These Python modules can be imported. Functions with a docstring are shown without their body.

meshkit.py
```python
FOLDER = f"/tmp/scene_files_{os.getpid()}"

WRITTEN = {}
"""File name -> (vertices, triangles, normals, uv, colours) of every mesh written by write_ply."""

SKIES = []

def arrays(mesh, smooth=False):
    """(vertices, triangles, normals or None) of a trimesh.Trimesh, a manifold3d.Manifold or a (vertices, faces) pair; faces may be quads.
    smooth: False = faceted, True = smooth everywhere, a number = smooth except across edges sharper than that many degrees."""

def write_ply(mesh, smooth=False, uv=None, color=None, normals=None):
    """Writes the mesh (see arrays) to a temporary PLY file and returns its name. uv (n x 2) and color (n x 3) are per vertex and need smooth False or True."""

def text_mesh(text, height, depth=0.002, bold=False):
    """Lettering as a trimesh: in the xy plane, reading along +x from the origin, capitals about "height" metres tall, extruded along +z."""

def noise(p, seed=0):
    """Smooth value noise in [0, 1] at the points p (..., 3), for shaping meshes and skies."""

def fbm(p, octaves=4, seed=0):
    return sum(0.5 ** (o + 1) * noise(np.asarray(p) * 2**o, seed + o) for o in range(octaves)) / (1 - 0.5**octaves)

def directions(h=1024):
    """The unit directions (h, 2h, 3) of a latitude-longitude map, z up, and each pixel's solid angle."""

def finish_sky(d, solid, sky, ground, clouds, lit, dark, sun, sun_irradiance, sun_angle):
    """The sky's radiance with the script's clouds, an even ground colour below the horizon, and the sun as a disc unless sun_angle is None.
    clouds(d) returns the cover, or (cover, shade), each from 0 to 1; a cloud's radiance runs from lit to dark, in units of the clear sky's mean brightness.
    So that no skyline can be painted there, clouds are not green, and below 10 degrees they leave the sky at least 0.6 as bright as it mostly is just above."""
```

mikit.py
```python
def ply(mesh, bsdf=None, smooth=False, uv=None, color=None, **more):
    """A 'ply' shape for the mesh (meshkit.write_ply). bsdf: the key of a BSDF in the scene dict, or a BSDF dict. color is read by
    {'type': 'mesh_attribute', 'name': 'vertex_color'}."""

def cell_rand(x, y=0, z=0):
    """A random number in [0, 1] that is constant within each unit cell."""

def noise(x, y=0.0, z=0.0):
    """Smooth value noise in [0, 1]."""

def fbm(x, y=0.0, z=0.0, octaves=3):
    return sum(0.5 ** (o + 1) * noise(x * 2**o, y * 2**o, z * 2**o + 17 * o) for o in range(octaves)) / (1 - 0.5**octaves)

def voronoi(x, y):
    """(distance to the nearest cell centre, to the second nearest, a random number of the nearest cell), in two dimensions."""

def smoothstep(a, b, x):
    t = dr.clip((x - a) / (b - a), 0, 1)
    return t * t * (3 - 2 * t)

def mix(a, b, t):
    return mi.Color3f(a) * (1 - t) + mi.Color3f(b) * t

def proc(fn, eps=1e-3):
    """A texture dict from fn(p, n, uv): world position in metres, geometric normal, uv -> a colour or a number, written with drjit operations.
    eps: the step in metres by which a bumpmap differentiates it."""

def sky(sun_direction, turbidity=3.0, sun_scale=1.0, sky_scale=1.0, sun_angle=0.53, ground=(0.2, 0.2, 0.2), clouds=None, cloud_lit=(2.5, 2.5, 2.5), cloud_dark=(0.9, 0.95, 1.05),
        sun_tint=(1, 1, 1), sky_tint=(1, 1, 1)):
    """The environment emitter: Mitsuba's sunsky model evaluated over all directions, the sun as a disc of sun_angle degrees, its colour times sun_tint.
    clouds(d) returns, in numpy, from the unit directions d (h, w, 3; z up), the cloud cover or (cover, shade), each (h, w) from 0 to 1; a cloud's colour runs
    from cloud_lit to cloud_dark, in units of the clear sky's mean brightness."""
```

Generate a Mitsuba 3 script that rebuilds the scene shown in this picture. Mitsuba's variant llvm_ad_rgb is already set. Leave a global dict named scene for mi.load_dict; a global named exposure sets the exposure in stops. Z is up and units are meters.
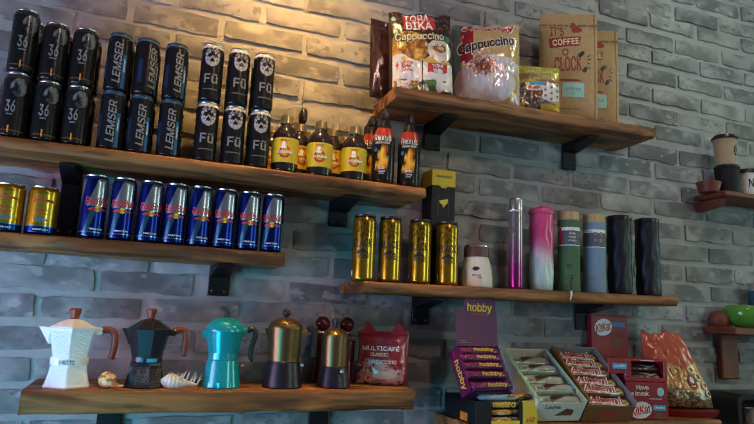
import math, numpy as np, trimesh, mitsuba as mi, drjit as dr, manifold3d as m3
import mikit, meshkit
from mikit import proc, noise, fbm, smoothstep, mix, cell_rand
T4 = mi.ScalarTransform4f
scene, labels = {'type': 'scene'}, {}
rng = np.random.default_rng(7)

# ------------------------------------------------------------------ camera, light, exposure
exposure = -0.25
EYE = np.array([0.0, -1.616, 1.5])
FWD = np.array([0.342986, 0.923981, 0.169173])
UP = -np.array([0.098493, 0.143730, -0.984703])
scene['camera'] = {'type': 'perspective', 'fov': 62.88, 'fov_axis': 'x', 'near_clip': 0.05, 'far_clip': 50.0,
                   'to_world': T4().look_at(origin=EYE.tolist(), target=(EYE + FWD).tolist(), up=UP.tolist())}
WARM = dict(pos=(0.24, -0.42, 3.0), aim=(0.29, 0.0, 2.12), rad=(2050, 1120, 300), lip=.13, r=.045)
FILL = dict(pos=(0.70, -1.9, 3.0), aim=(0.70, -0.3, 1.6), rad=(230, 140, 118), lip=.03, r=.06)  # lamp added out of view for general warm fill on the wall
WASH = dict(pos=(1.75, -0.85, 3.05), aim=(1.70, -0.10, 1.9), rad=(135, 160, 136), lip=.04, r=.06)
CYAN = dict(pos=(-0.78, -0.98, 1.05), rad=(0.4, 8.5, 12.5))
WIN_LEFT = dict(y=(-1.5, -0.35), z=(0.9, 1.75), rad=(12.5, 8.6, 15.0))
WIN_FRONT = dict(x=(2.75, 3.35), z=(1.3, 2.7), rad=(10.0, 13.5, 11.8))
WIN_RIGHT = dict(y=(-1.3, -0.85), z=(1.4, 2.9), rad=(7.0, 11.0, 9.4))

# ------------------------------------------------------------------ helpers
def rgb(c): return {'type': 'rgb', 'value': [float(v) for v in c]}
def mat(name, color, rough=0.5, metallic=0.0, spec=0.5, clear=0.0, bump=None, bscale=1.0, sheen=0.0):
    b = {'type': 'principled', 'base_color': color if isinstance(color, dict) else rgb(color), 'roughness': rough, 'metallic': metallic, 'specular': spec}
    if clear: b['clearcoat'] = clear; b['clearcoat_gloss'] = 0.9
    if bump is not None: b = {'type': 'bumpmap', 'height': bump, 'scale': bscale, 'inner': b}
    scene[name] = {'type': 'twosided', 'inner': b}
    return name

def add(key, mesh, bsdf, smooth=False, M=None, **kw):
    k, n = key, 0
    while k in scene:
        n += 1; k = f'{key}_{n:03d}'
    d = dict(mesh) if isinstance(mesh, dict) else mikit.ply(mesh, bsdf, smooth=smooth, **kw)
    if M is not None: d['to_world'] = T4(np.asarray(M, float).tolist())
    scene[k] = d
    return k

used = set()
def thing(kind, label, cat, group=None):
    k, n = kind, 0
    while k in used:
        n += 1; k = f'{kind}_{n:03d}'
    used.add(k)
    labels[k] = {'label': label, 'category': cat}
    if group: labels[k]['group'] = group
    return k
def part(t, name, mesh, bsdf, smooth=False, M=None, label=None, **kw):
    k = add(f'{t}__{name}', mesh, bsdf, smooth, M, **kw)
    if label: labels[k] = {'label': label}
    return k
def structure(k, mesh, bsdf, **kw):
    add(k, mesh, bsdf, **kw); labels[k] = {'kind': 'structure'}

def Tr(x, y, z): M = np.eye(4); M[:3, 3] = (x, y, z); return M
def Rz(a): M = np.eye(4); c, s = math.cos(a), math.sin(a); M[:2, :2] = [[c, -s], [s, c]]; return M
def Rx(a): M = np.eye(4); c, s = math.cos(a), math.sin(a); M[1:3, 1:3] = [[c, -s], [s, c]]; return M
def Ry(a): M = np.eye(4); c, s = math.cos(a), math.sin(a); M[0, 0] = c; M[0, 2] = s; M[2, 0] = -s; M[2, 2] = c; return M
def moved(mesh, M): m = mesh.copy(); m.apply_transform(M); return m
cat_ = trimesh.util.concatenate

def box(x0, x1, y0, y1, z0, z1, b=0.002):
    """a box with chamfered edges"""
    b = min(b, .45 * (x1 - x0), .45 * (y1 - y0), .45 * (z1 - z0))
    P = []
    for sx in (0, 1):
        for sy in (0, 1):
            for sz in (0, 1):
                c = np.array([(x0, x1)[sx], (y0, y1)[sy], (z0, z1)[sz]]); d = np.array([1 - 2 * sx, 1 - 2 * sy, 1 - 2 * sz]) * b
                for a in range(3):
                    q = c + d; q[a] = c[a]; P.append(q)
    return trimesh.convex.convex_hull(np.array(P))

def lathe(prof, n=40, fn=None):
    """profile (r, z) turned about z; fn(theta, r, z) -> r changes the radius. Returns vertices as rings"""
    prof = np.asarray(prof, float); th = np.arange(n) * 2 * np.pi / n
    V = []
    for r, z in prof:
        rr = np.full(n, r) if fn is None else fn(th, r, z)
        V.append(np.stack([rr * np.sin(th), -rr * np.cos(th), np.full(n, z)], 1))
    V = np.array(V).reshape(-1, 3); F = []
    m = len(prof); i, j = np.meshgrid(np.arange(m - 1), np.arange(n), indexing='ij'); k = (j + 1) % n
    F = np.concatenate([np.stack([i * n + j, i * n + k, (i + 1) * n + k], -1).reshape(-1, 3), np.stack([i * n + j, (i + 1) * n + k, (i + 1) * n + j], -1).reshape(-1, 3)])
    return trimesh.Trimesh(V, F, process=False)

def prism(poly, depth, z0=0.0):
    from shapely.geometry import Polygon
    m = trimesh.creation.extrude_polygon(Polygon(poly), depth, engine='earcut'); m.apply_translation([0, 0, z0]); return m
def ell(a, b, n=28, cx=0, cy=0, rot=0):
    t = np.arange(n) * 2 * np.pi / n; x, y = a * np.cos(t), b * np.sin(t); c, s = math.cos(rot), math.sin(rot)
    return np.stack([cx + x * c - y * s, cy + x * s + y * c], 1)
def rect(w, h, cx=0, cy=0): return np.array([[cx - w / 2, cy - h / 2], [cx + w / 2, cy - h / 2], [cx + w / 2, cy + h / 2], [cx - w / 2, cy + h / 2]])

def tube(path, radii, n=14, cap=True):
    p = np.asarray(path, float); r = np.broadcast_to(radii, (len(p),)); t = np.gradient(p, axis=0); t /= np.linalg.norm(t, axis=1, keepdims=True)
    a0 = np.cross(t[0], [0, 0, 1.0] if abs(t[0][2]) < .9 else [1.0, 0, 0]); V = []
    th = np.arange(n) * 2 * np.pi / n
    for i in range(len(p)):
        a = a0 - t[i] * (a0 @ t[i]); a /= np.linalg.norm(a); b = np.cross(t[i], a); a0 = a
        V.append(p[i] + r[i] * (np.cos(th)[:, None] * a + np.sin(th)[:, None] * b))
    V = np.array(V).reshape(-1, 3); m = len(p); F = []
    i, j = np.meshgrid(np.arange(m - 1), np.arange(n), indexing='ij'); k = (j + 1) % n
    F = np.concatenate([np.stack([i * n + j, i * n + k, (i + 1) * n + k], -1).reshape(-1, 3), np.stack([i * n + j, (i + 1) * n + k, (i + 1) * n + j], -1).reshape(-1, 3)])
    if cap:
        V = np.vstack([V, p[:1], p[-1:]]); c0, c1 = len(V) - 2, len(V) - 1
        F = np.vstack([F] + [[[c0, (q + 1) % n, q], [c1, (m - 1) * n + q, (m - 1) * n + (q + 1) % n]] for q in range(n)])
    return trimesh.Trimesh(V, F, process=False)
def spline(pts, n=24):
    from scipy.interpolate import CubicSpline
    p = np.asarray(pts, float); return CubicSpline(np.arange(len(p)), p)(np.linspace(0, len(p) - 1, n))
def ball(r, c=(0, 0, 0), sub=3, s=(1, 1, 1)):
    m = trimesh.creation.icosphere(subdivisions=sub, radius=r); m.apply_scale(s); m.apply_translation(c); return m

_TM = {}
def text(txt, w=None, h=None, depth=0.0004, bold=True, cx=0, cy=0, rot=0, slant=0.0, edge=0.006):
    """lettering centred at (cx, cy) in the xy plane, facing +z, scaled to width w and/or cap height h"""
    k = (txt, bold)
    if k not in _TM:
        m = meshkit.text_mesh(txt, 1.0, 1.0, bold); m.apply_translation([-m.bounds[:, 0].mean(), -m.bounds[:, 1].mean(), 0]); _TM[k] = m
    m = _TM[k].copy(); e = m.extents
    sx = w / e[0] if w else h / e[1]; sy = h / e[1] if h else sx
    m.apply_scale([sx, sy, depth])
    if slant: m.vertices[:, 0] += slant * m.vertices[:, 1]
    if edge:
        v, f = trimesh.remesh.subdivide_to_size(m.vertices, m.faces, edge, max_iter=6); m = trimesh.Trimesh(v, f, process=False)
    m = moved(m, Rz(rot)); m.apply_translation([cx, cy, 0]); return m
def fine(m, edge=0.006):
    v, f = trimesh.remesh.subdivide_to_size(m.vertices, m.faces, edge, max_iter=7); return trimesh.Trimesh(v, f, process=False)
def wrap(m, r, th0=0.0):
    """bend a flat decal (x right, y up, z out) round a vertical cylinder of radius r (or r(z)), facing -y at th0 = 0"""
    v = m.vertices; R = (r(v[:, 1]) if callable(r) else r); t = v[:, 0] / R + th0; R = R + v[:, 2] + .0002
    return trimesh.Trimesh(np.stack([R * np.sin(t), -R * np.cos(t), v[:, 1]], 1), m.faces, process=False)
def stand(m):
    """a flat decal (x right, y up, z out) turned upright to face -y"""
    return moved(m, Rx(math.pi / 2))
def lerpc(a, b, t): t = np.clip(t, 0, 1)[..., None]; return np.asarray(a) * (1 - t) + np.asarray(b) * t
def put(c, mask, col): c[mask] = col

# ------------------------------------------------------------------ materials
def brick_fn(seed, tone):
    def fn(p, n, uv):
        a = fbm(p.x * 14 + seed * 9, p.y * 14, p.z * 14, 3); g = fbm(p.x * 70 + seed, p.y * 70, p.z * 70, 3)
        big = fbm(p.x * 4 + 3 * seed, p.z * 4, 2.0, 2)
        c = mix([v * .70 for v in tone], [min(1, v * 1.28) for v in tone], smoothstep(.3, .7, a))
        c = mix(c, (.12, .115, .12), smoothstep(.58, .72, g) * smoothstep(.42, .62, big) * .6)
        return mix(c, (.46, .45, .43), smoothstep(.64, .78, fbm(p.x * 26 + 5 * seed, p.y * 20, p.z * 40, 3)) * .5)
    return fn
def brick_bump(p, n, uv): return fbm(p.x * 90, p.y * 90, p.z * 90, 3) * .0022 + fbm(p.x * 25, p.y * 25, p.z * 25, 2) * .0035
_bb = proc(brick_bump)
BRICKS = [mat(f'brick_tone_{i}', proc(brick_fn(i, t)), .9, spec=.25, bump=_bb) for i, t in enumerate([(.245, .245, .24), (.205, .203, .206), (.275, .27, .262), (.225, .222, .225), (.30, .298, .29)])]
def mortar_fn(p, n, uv):
    return mix((.29, .287, .28), (.40, .396, .385), fbm(p.x * 20, p.y * 20, p.z * 20, 3))
mat('mortar', proc(mortar_fn), .95, spec=.2, bump=proc(lambda p, n, uv: fbm(p.x * 80, p.y * 80, p.z * 80, 2) * .003))
def wood_fn(p, n, uv):
    w = fbm(p.x * 3.0, p.y * 9, p.z * 9, 2)
    g = fbm(p.x * 4 + w * 2, p.y * 34 + w * 6, p.z * 34 + w * 5, 3); f = noise(p.x * 30, p.y * 500, p.z * 500)
    c = mix((.095, .032, .009), (.36, .148, .042), smoothstep(.25, .75, g))
    c = mix(c, (.07, .035, .02), smoothstep(.60, .74, fbm(p.x * 9 + 7, p.y * 22, p.z * 40, 3)) * .7)
    return c * (.86 + .28 * f)
mat('wood', proc(wood_fn), .5, spec=.4, clear=.15, bump=proc(lambda p, n, uv: fbm(p.x * 8, p.y * 150, p.z * 150, 2) * .0015))
mat('bark', proc(lambda p, n, uv: mix((.05, .025, .015), (.17, .075, .04), fbm(p.x * 40, p.y * 40, p.z * 60, 3))), .85)
mat('plaster', (.42, .42, .41), .9); mat('ceiling_paint', (.36, .35, .34), .9)
mat('floor_tile', proc(lambda p, n, uv: mix((.10, .09, .085), (.16, .15, .14), noise(p.x * 3, p.y * 3))), .5)
mat('black_metal', (.006, .006, .007), .5, .0, .3); mat('screw_steel', (.10, .10, .10), .4, 1.0)
mat('print_gloss', {'type': 'mesh_attribute', 'name': 'vertex_color'}, .20, .0, .35, .12)
mat('print_matte', {'type': 'mesh_attribute', 'name': 'vertex_color'}, .7, .0, .3)
mat('print_metal', {'type': 'mesh_attribute', 'name': 'vertex_color'}, .24, .85, .5)
mat('print_foil', {'type': 'mesh_attribute', 'name': 'vertex_color'}, .22, .12, .6, .6)
mat('aluminium', (.62, .62, .62), .28, 1.0); mat('lid_dark', (.05, .05, .05), .35, .3)
for n_, c_, r_ in [('white_ink', (.78, .78, .75), .45), ('silver_ink', (.20, .205, .21), .35), ('red_ink', (.55, .03, .03), .4), ('dark_red_ink', (.30, .04, .03), .6), ('yellow_ink', (.80, .52, .03), .4),
                   ('black_ink', (.012, .012, .014), .45), ('blue_ink', (.02, .16, .42), .4), ('cyan_ink', (.03, .36, .55), .4), ('orange_ink', (.75, .25, .03), .45), ('cream_ink', (.75, .66, .42), .5),
                   ('teal_paper', (.36, .62, .54), .7), ('grey_paper', (.10, .10, .11), .6), ('kraft_dark', (.22, .10, .05), .7), ('brown_ink', (.16, .06, .03), .5), ('gold_ink', (.55, .36, .06), .4)]:
    mat(n_, c_, r_)
mat('amber_glass', (.012, .005, .004), .06, .0, .6, 1.0); mat('cap_gold', (.40, .31, .15), .28, .75)
mat('black_plastic', (.012, .012, .013), .3); mat('black_matte', (.006, .006, .007), .6, spec=.3)
mat('bottle_black', (.010, .009, .010), .12, .0, .6, .8)
mat('white_enamel', (.80, .82, .80), .22, .0, .5, .5); mat('black_enamel', (.013, .014, .018), .30, .0, .5, .3)
mat('teal_enamel', (.004, .33, .36), .22, .25, .6, .8); mat('bronze', (.20, .125, .055), .36, .85); mat('dark_bronze', (.020, .015, .022), .34, .3)
mat('wood_handle', (.23, .042, .018), .45); mat('dark_handle', (.02, .018, .018), .4); mat('wine_gloss', (.09, .005, .010), .12, .0, .5, .8)
mat('shell_cream', proc(lambda p, n, uv: mix((.52, .46, .36), (.82, .78, .68), fbm(p.x * 120, p.y * 120, p.z * 120, 2))), .55)
mat('shell_amber', proc(lambda p, n, uv: mix((.36, .13, .03), (.85, .55, .25), smoothstep(.35, .7, fbm(p.x * 90, p.y * 90, p.z * 140, 2)))), .3, clear=.6)
mat('steel_grad', {'type': 'mesh_attribute', 'name': 'vertex_color'}, .22, .75, .5)
mat('jar_white', (.66, .63, .56), .35); mat('jar_lid', (.10, .045, .04), .4)
mat('tumbler_black', (.004, .006, .014), .45, .0, .4, .1); mat('bamboo', proc(lambda p, n, uv: mix((.42, .27, .12), (.60, .42, .20), noise(p.x * 160, p.y * 160, p.z * 6))), .5)
mat('red_wood', proc(lambda p, n, uv: mix((.10, .022, .011), (.21, .045, .019), fbm(p.x * 30, p.y * 30, p.z * 8, 2))), .5)
mat('green_glaze', (.09, .30, .03), .15, .0, .5, .8); mat('tan_cup_paper', (.36, .255, .14), .7); mat('purple_card', (.10, .007, .068), .45, clear=.1)
mat('cream_card', (.66, .66, .50), .5); mat('green_edge', (.30, .52, .34), .5); mat('blue_edge', (.22, .30, .46), .5); mat('brown_card', (.22, .085, .025), .5); mat('grey_card', (.24, .23, .22), .6)
mat('red_card', (.27, .008, .016), .45, clear=.1); mat('black_card', (.009, .009, .010), .55, spec=.35); mat('yellow_card', (.72, .52, .02), .45); mat('gold_card', (.58, .43, .015), .5)
mat('tag_white', (.75, .75, .72), .6)

# ------------------------------------------------------------------ the room
def holed(lo, hi, zlo, zhi, a, b, z0=0, z1=3.2):     # wall with an opening, along an axis: four blocks
    return [(a, lo, z0, z1), (hi, b, z0, z1), (lo, hi, z0, zlo), (lo, hi, zhi, z1)]
RX0, RX1, RY0, RZ1 = -1.75, 4.2, -3.9, 3.2
def plain(x0, x1, y0, y1, z0, z1): return box(x0, x1, y0, y1, z0, z1, 1e-4)
structure('wall_back', plain(RX0, RX1, .0075, .15, 0, RZ1), 'mortar')
structure('floor', plain(RX0, RX1, RY0, .15, -.1, 0), 'floor_tile')
structure('ceiling', plain(RX0, RX1, RY0, .15, RZ1, RZ1 + .1), 'ceiling_paint')
wl, wf, wr = WIN_LEFT, WIN_FRONT, WIN_RIGHT
structure('wall_right', cat_([plain(RX1, RX1 + .1, p, q, r, s) for p, q, r, s in holed(*wr['y'], *wr['z'], RY0, .15)]), 'plaster')
structure('wall_left', cat_([plain(RX0 - .1, RX0, p, q, r, s) for p, q, r, s in holed(*wl['y'], *wl['z'], RY0, .15)]), 'plaster')
structure('wall_front', cat_([plain(p, q, RY0 - .1, RY0, r, s) for p, q, r, s in holed(*wf['x'], *wf['z'], RX0, RX1)]), 'plaster')
def pane(v, rad, key):
    v = np.array(v, float); m = trimesh.Trimesh(v, [[0, 1, 2], [0, 2, 3]], process=False); d = mikit.ply(m, 'plaster'); d['emitter'] = {'type': 'area', 'radiance': rgb(rad)}
    scene[key] = d; labels[key] = {'kind': 'structure'}
(ya, yb), (za, zb) = wl['y'], wl['z']
pane([[RX0 - .06, ya, za], [RX0 - .06, yb, za], [RX0 - .06, yb, zb], [RX0 - .06, ya, zb]], wl['rad'], 'window_1')
add('window_1__frame', cat_([plain(RX0 - .07, RX0 + .01, y - .02, y + .02, za, zb) for y in (ya, (ya + yb) / 2, yb)] + [plain(RX0 - .07, RX0 + .01, ya, yb, z - .02, z + .02) for z in (za, zb)]), 'black_metal')
(ya, yb), (za, zb) = wr['y'], wr['z']
pane([[RX1 + .06, yb, za], [RX1 + .06, ya, za], [RX1 + .06, ya, zb], [RX1 + .06, yb, zb]], wr['rad'], 'window_3')
add('window_3__frame', cat_([plain(RX1 - .01, RX1 + .07, y - .02, y + .02, za, zb) for y in (ya, (ya + yb) / 2, yb)] + [plain(RX1 - .01, RX1 + .07, ya, yb, z - .02, z + .02) for z in (za, zb)]), 'black_metal')
(xa, xb), (za, zb) = wf['x'], wf['z']
pane([[xb, RY0 - .06, za], [xa, RY0 - .06, za], [xa, RY0 - .06, zb], [xb, RY0 - .06, zb]], wf['rad'], 'window_2')
add('window_2__frame', cat_([plain(x - .02, x + .02, RY0 - .07, RY0 + .01, za, zb) for x in np.linspace(xa, xb, 2)] + [plain(xa, xb, RY0 - .07, RY0 + .01, z - .02, z + .02) for z in (za, zb)]), 'black_metal')

# bricks: every course as it lies in the photo (small irregularities of the laying, mm)
IRR = [(1.508,2.67,-2,-17),(1.738,2.67,4,-4),(1.968,2.67,2,-1),(1.623,2.6,3,10),(1.853,2.6,-5,8),(2.083,2.6,-10,4),(1.508,2.531,1,-4),(1.738,2.531,5,1),(1.968,2.531,1,1),(1.623,2.462,1,7),(1.853,2.462,2,3),(2.083,2.462,-8,4),(1.508,2.393,-1,2),(1.738,2.393,11,-1),(1.968,2.393,4,4),(1.623,2.323,0,2),(1.853,2.323,1,-6),(2.083,2.323,-13,-10),(1.738,2.254,15,-1),(1.968,2.254,-3,-7),(1.623,2.185,5,3),(1.853,2.185,6,0),(1.508,2.116,-6,-10),(1.738,2.116,4,-7),(1.393,2.046,-11,-1),(1.623,2.046,-1,4),(1.853,2.046,-3,-1),(1.278,1.977,-7,-1),(1.508,1.977,1,-3),(1.738,1.977,3,-3),(1.393,1.908,-14,4),(1.623,1.908,-5,12),(1.853,1.908,-3,6),(1.738,1.838,4,1),(1.968,1.838,5,3),(1.853,1.769,-2,-2),(1.738,1.7,10,-6),(1.968,1.7,-1,0),(1.853,1.631,5,0),(1.738,1.561,-3,-1),(1.163,1.492,-2,-1),(1.163,2.046,-5,-1),(1.163,1.908,-10,5),(1.048,1.561,4,-15),(1.048,1.977,-2,-4),(.933,2.046,-6,-4),(.933,1.769,-3,-1),(.933,1.908,-8,3),(.818,1.977,2,0),(.818,1.284,9,2),(.818,1.423,2,-1),(.703,1.215,1,13),(.588,1.561,8,-13),(.473,2.323,5,5),(.473,2.185,2,-4),(.473,1.631,2,4),(.473,1.492,4,19),(.358,2.393,0,-10),(.358,2.254,6,1),(.358,2.116,2,7),(.358,1.7,2,0),(.358,1.561,-3,1),(.243,2.323,-6,4),(.243,1.492,-12,9),(.128,2.254,0,3),(.128,1.561,-14,1),(.013,2.323,-4,-14),(.013,2.185,-6,9),(.013,1.631,-3,-23),(.013,1.492,-3,6),(-.102,2.254,6,-2),(-.102,1.561,5,-2),(-.217,2.185,4,8),(-.217,1.631,6,-22),(-.217,1.492,-3,-2),(-.217,1.353,1,-2)]
IRR = np.array(IRR, float)
def lay(x, z):
    d2 = ((x - IRR[:, 0]) / .35) ** 2 + ((z - IRR[:, 1]) / .030) ** 2; w = np.exp(-d2); s = w.sum() + .15
    return (w * IRR[:, 2]).sum() / s / 1000, (w * IRR[:, 3]).sum() / s / 1000
PITCH, COURSE, BX0, BZ0 = .23, .0692805, 1.508, 2.66978
def brick(x0, x1, z0, z1, r):
    nx, nz = 11, 3; u = np.linspace(0, 1, nx); v = np.linspace(0, 1, nz); ph = r.uniform(0, 100)
    def wob(t, k, a): return a * (2 * meshkit.fbm(np.stack([t * 5 + ph, t * 0 + k * 7.3, t * 0], -1), 3) - 1)
    top, bot = wob(u, 1, .0035), wob(u, 2, .0080); out = r.uniform(-.0025, .0025); tilt = r.uniform(-.0015, .0015)
    F, B = [], []
    for j in range(nz):
        for i in range(nx):
            e = (i in (0, nx - 1)) or (j in (0, nz - 1)); lx = x0 + (x1 - x0) * u[i]; w = v[j]
            zb, zt = z0 + bot[i], z1 + top[i]; z = zb + (zt - zb) * w
            if i in (0, nx - 1): lx += r.uniform(-.0025, .0025)
            dx = .004 if i == 0 else -.004 if i == nx - 1 else 0; dz = .0035 if j == 0 else -.0035 if j == nz - 1 else 0
            if e and (i in (0, nx - 1)) and (j in (0, nz - 1)): dz *= 1.9; dx *= 1.3
            F.append((lx + dx * .4, out + tilt * (u[i] - .5) * 2 + (.0028 if e else 0) + r.uniform(-.0008, .0008), z + dz * .4))
    V = np.array(F); q = lambda i, j: j * nx + i
    Q = [(q(i, j), q(i + 1, j), q(i + 1, j + 1), q(i, j + 1)) for j in range(nz - 1) for i in range(nx - 1)]
    ring = [q(i, 0) for i in range(nx)] + [q(nx - 1, j) for j in range(1, nz)] + [q(i, nz - 1) for i in range(nx - 2, -1, -1)] + [q(0, j) for j in range(nz - 2, 0, -1)]
    b0 = len(V); V = np.vstack([V, V[ring] * [1, 0, 1] + [0, .0085, 0]]); n = len(ring)
    Q += [(ring[k], b0 + k, b0 + (k + 1) % n, ring[(k + 1) % n]) for k in range(n)]
    return V, np.array(Q)
Rcam = np.array([[.934163, -.354402, .041708], [.098493, .143730, -.984703], [.342986, .923981, .169173]])
def in_view(x, z, m=.05):
    p = Rcam @ (np.array([x, 0, z]) - EYE); a, b = p[0] / p[2] / .6115, p[1] / p[2] / .3439
    return p[2] > 0 and abs(a) < 1 + m and abs(b) < 1 + m * 1.7
rest, n_br = [], 0
for r_ in range(-9, 36):
    for c_ in range(-15, 12):
        xc = BX0 + (c_ + (.5 if r_ % 2 else 0) + .5) * PITCH; zc = BZ0 - r_ * COURSE
        if not (RX0 + .1 < xc < RX1 - .1 and .2 < zc < 3.16): continue
        rr = np.random.default_rng(abs(r_ * 1000 + c_ * 7 + 50000))
        (a0, b0), (a1, b1) = lay(xc - PITCH / 2, zc), lay(xc + PITCH / 2, zc)
        j = rr.uniform(-.003, .003, 4)
        m = brick(xc - PITCH / 2 + a0 + .0065 + j[0], xc + PITCH / 2 + a1 - .0065 + j[1], zc - .0272 + j[2] * .6, zc + .0268 + j[3] * .6, rr)
        m[0][:, 2] += b0 + (b1 - b0) * (m[0][:, 0] - (xc - PITCH / 2)) / PITCH
        vis = any(in_view(xc + s * PITCH / 2, zc + t * .03) for s in (-1, 0, 1) for t in (-1, 1))
        if vis and n_br < 300:
            add('wall_back__brick', m, BRICKS[rr.integers(0, 5)], smooth=35); n_br += 1
        else: rest.append(trimesh.Trimesh(m[0], np.vstack([m[1][:, [0, 1, 2]], m[1][:, [0, 2, 3]]]), process=False))
add('wall_back__bricks', cat_(rest), BRICKS[0]); labels['wall_back__bricks'] = {'kind': 'stuff'}

# ------------------------------------------------------------------ lamps (outside the frame)
def lamp(L, label):
    t = thing('spot_lamp', label, 'lamp')
    p, q = np.array(L['pos']), np.array(L['aim']); d = q - p; d /= np.linalg.norm(d); x = np.cross(d, [1, 0, 0]); x /= np.linalg.norm(x); y = np.cross(d, x); r = L['r']
    M = np.eye(4); M[:3, 0], M[:3, 1], M[:3, 2], M[:3, 3] = x, y, d, p
    part(t, 'housing', lathe([(.001, -.12), (r + .010, -.12), (r + .010, L['lip']), (r + .007, L['lip']), (r + .007, -.02), (.001, -.02)], 32), 'black_metal', 40, M)
    disk = trimesh.creation.cylinder(radius=r, height=.01, sections=32); disk.apply_translation([0, 0, -.008])
    d_ = mikit.ply(disk, 'white_ink'); d_['to_world'] = T4(M.tolist()); d_['emitter'] = {'type': 'area', 'radiance': rgb(L['rad'])}
    scene[t + '__bulb'] = d_
    b = p - d * .1; part(t, 'stem', tube([b, b + [0, 0, .02], [b[0], b[1], RZ1]], .012), 'black_metal', 40)
lamp(WARM, 'black cylindrical ceiling spot lamp shining down on the upper left shelf')
lamp(WASH, 'black ceiling lamp washing the right part of the brick wall')
lamp(FILL, 'added unseen fill lamp, wide and black, hanging from the ceiling behind the camera')
def light_cabinet():  # cabinet made up to carry the cyan light from the left
    t = thing('drinks_cooler', 'added black cabinet with a lit blue front, stands in for the unseen cyan source', 'light_cabinet')
    x, y, z = CYAN['pos']; a = math.atan2(-(y) + .25, .1 - x); M = Tr(x, y, 0) @ Rz(a)
    part(t, 'body', box(-.45, -.01, -.3, .3, 0, z + .35, .01), 'black_metal', False, M)
    g = trimesh.Trimesh([[0, -.26, z - .35], [0, .26, z - .35], [0, .26, z + .3], [0, -.26, z + .3]], [[0, 1, 2], [0, 2, 3]], process=False)
    d = mikit.ply(g, 'white_ink'); d['to_world'] = T4(M.tolist()); d['emitter'] = {'type': 'area', 'radiance': rgb(CYAN['rad'])}; scene[t + '__lit_front'] = d
    part(t, 'front_frame', cat_([box(-.012, .012, s - .02, s + .02, .2, z + .34) for s in (-.28, .28)] + [box(-.012, .012, -.28, .28, h, h + .04) for h in (z - .39, z + .3)]), 'black_metal', False, M)
light_cabinet()

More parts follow.
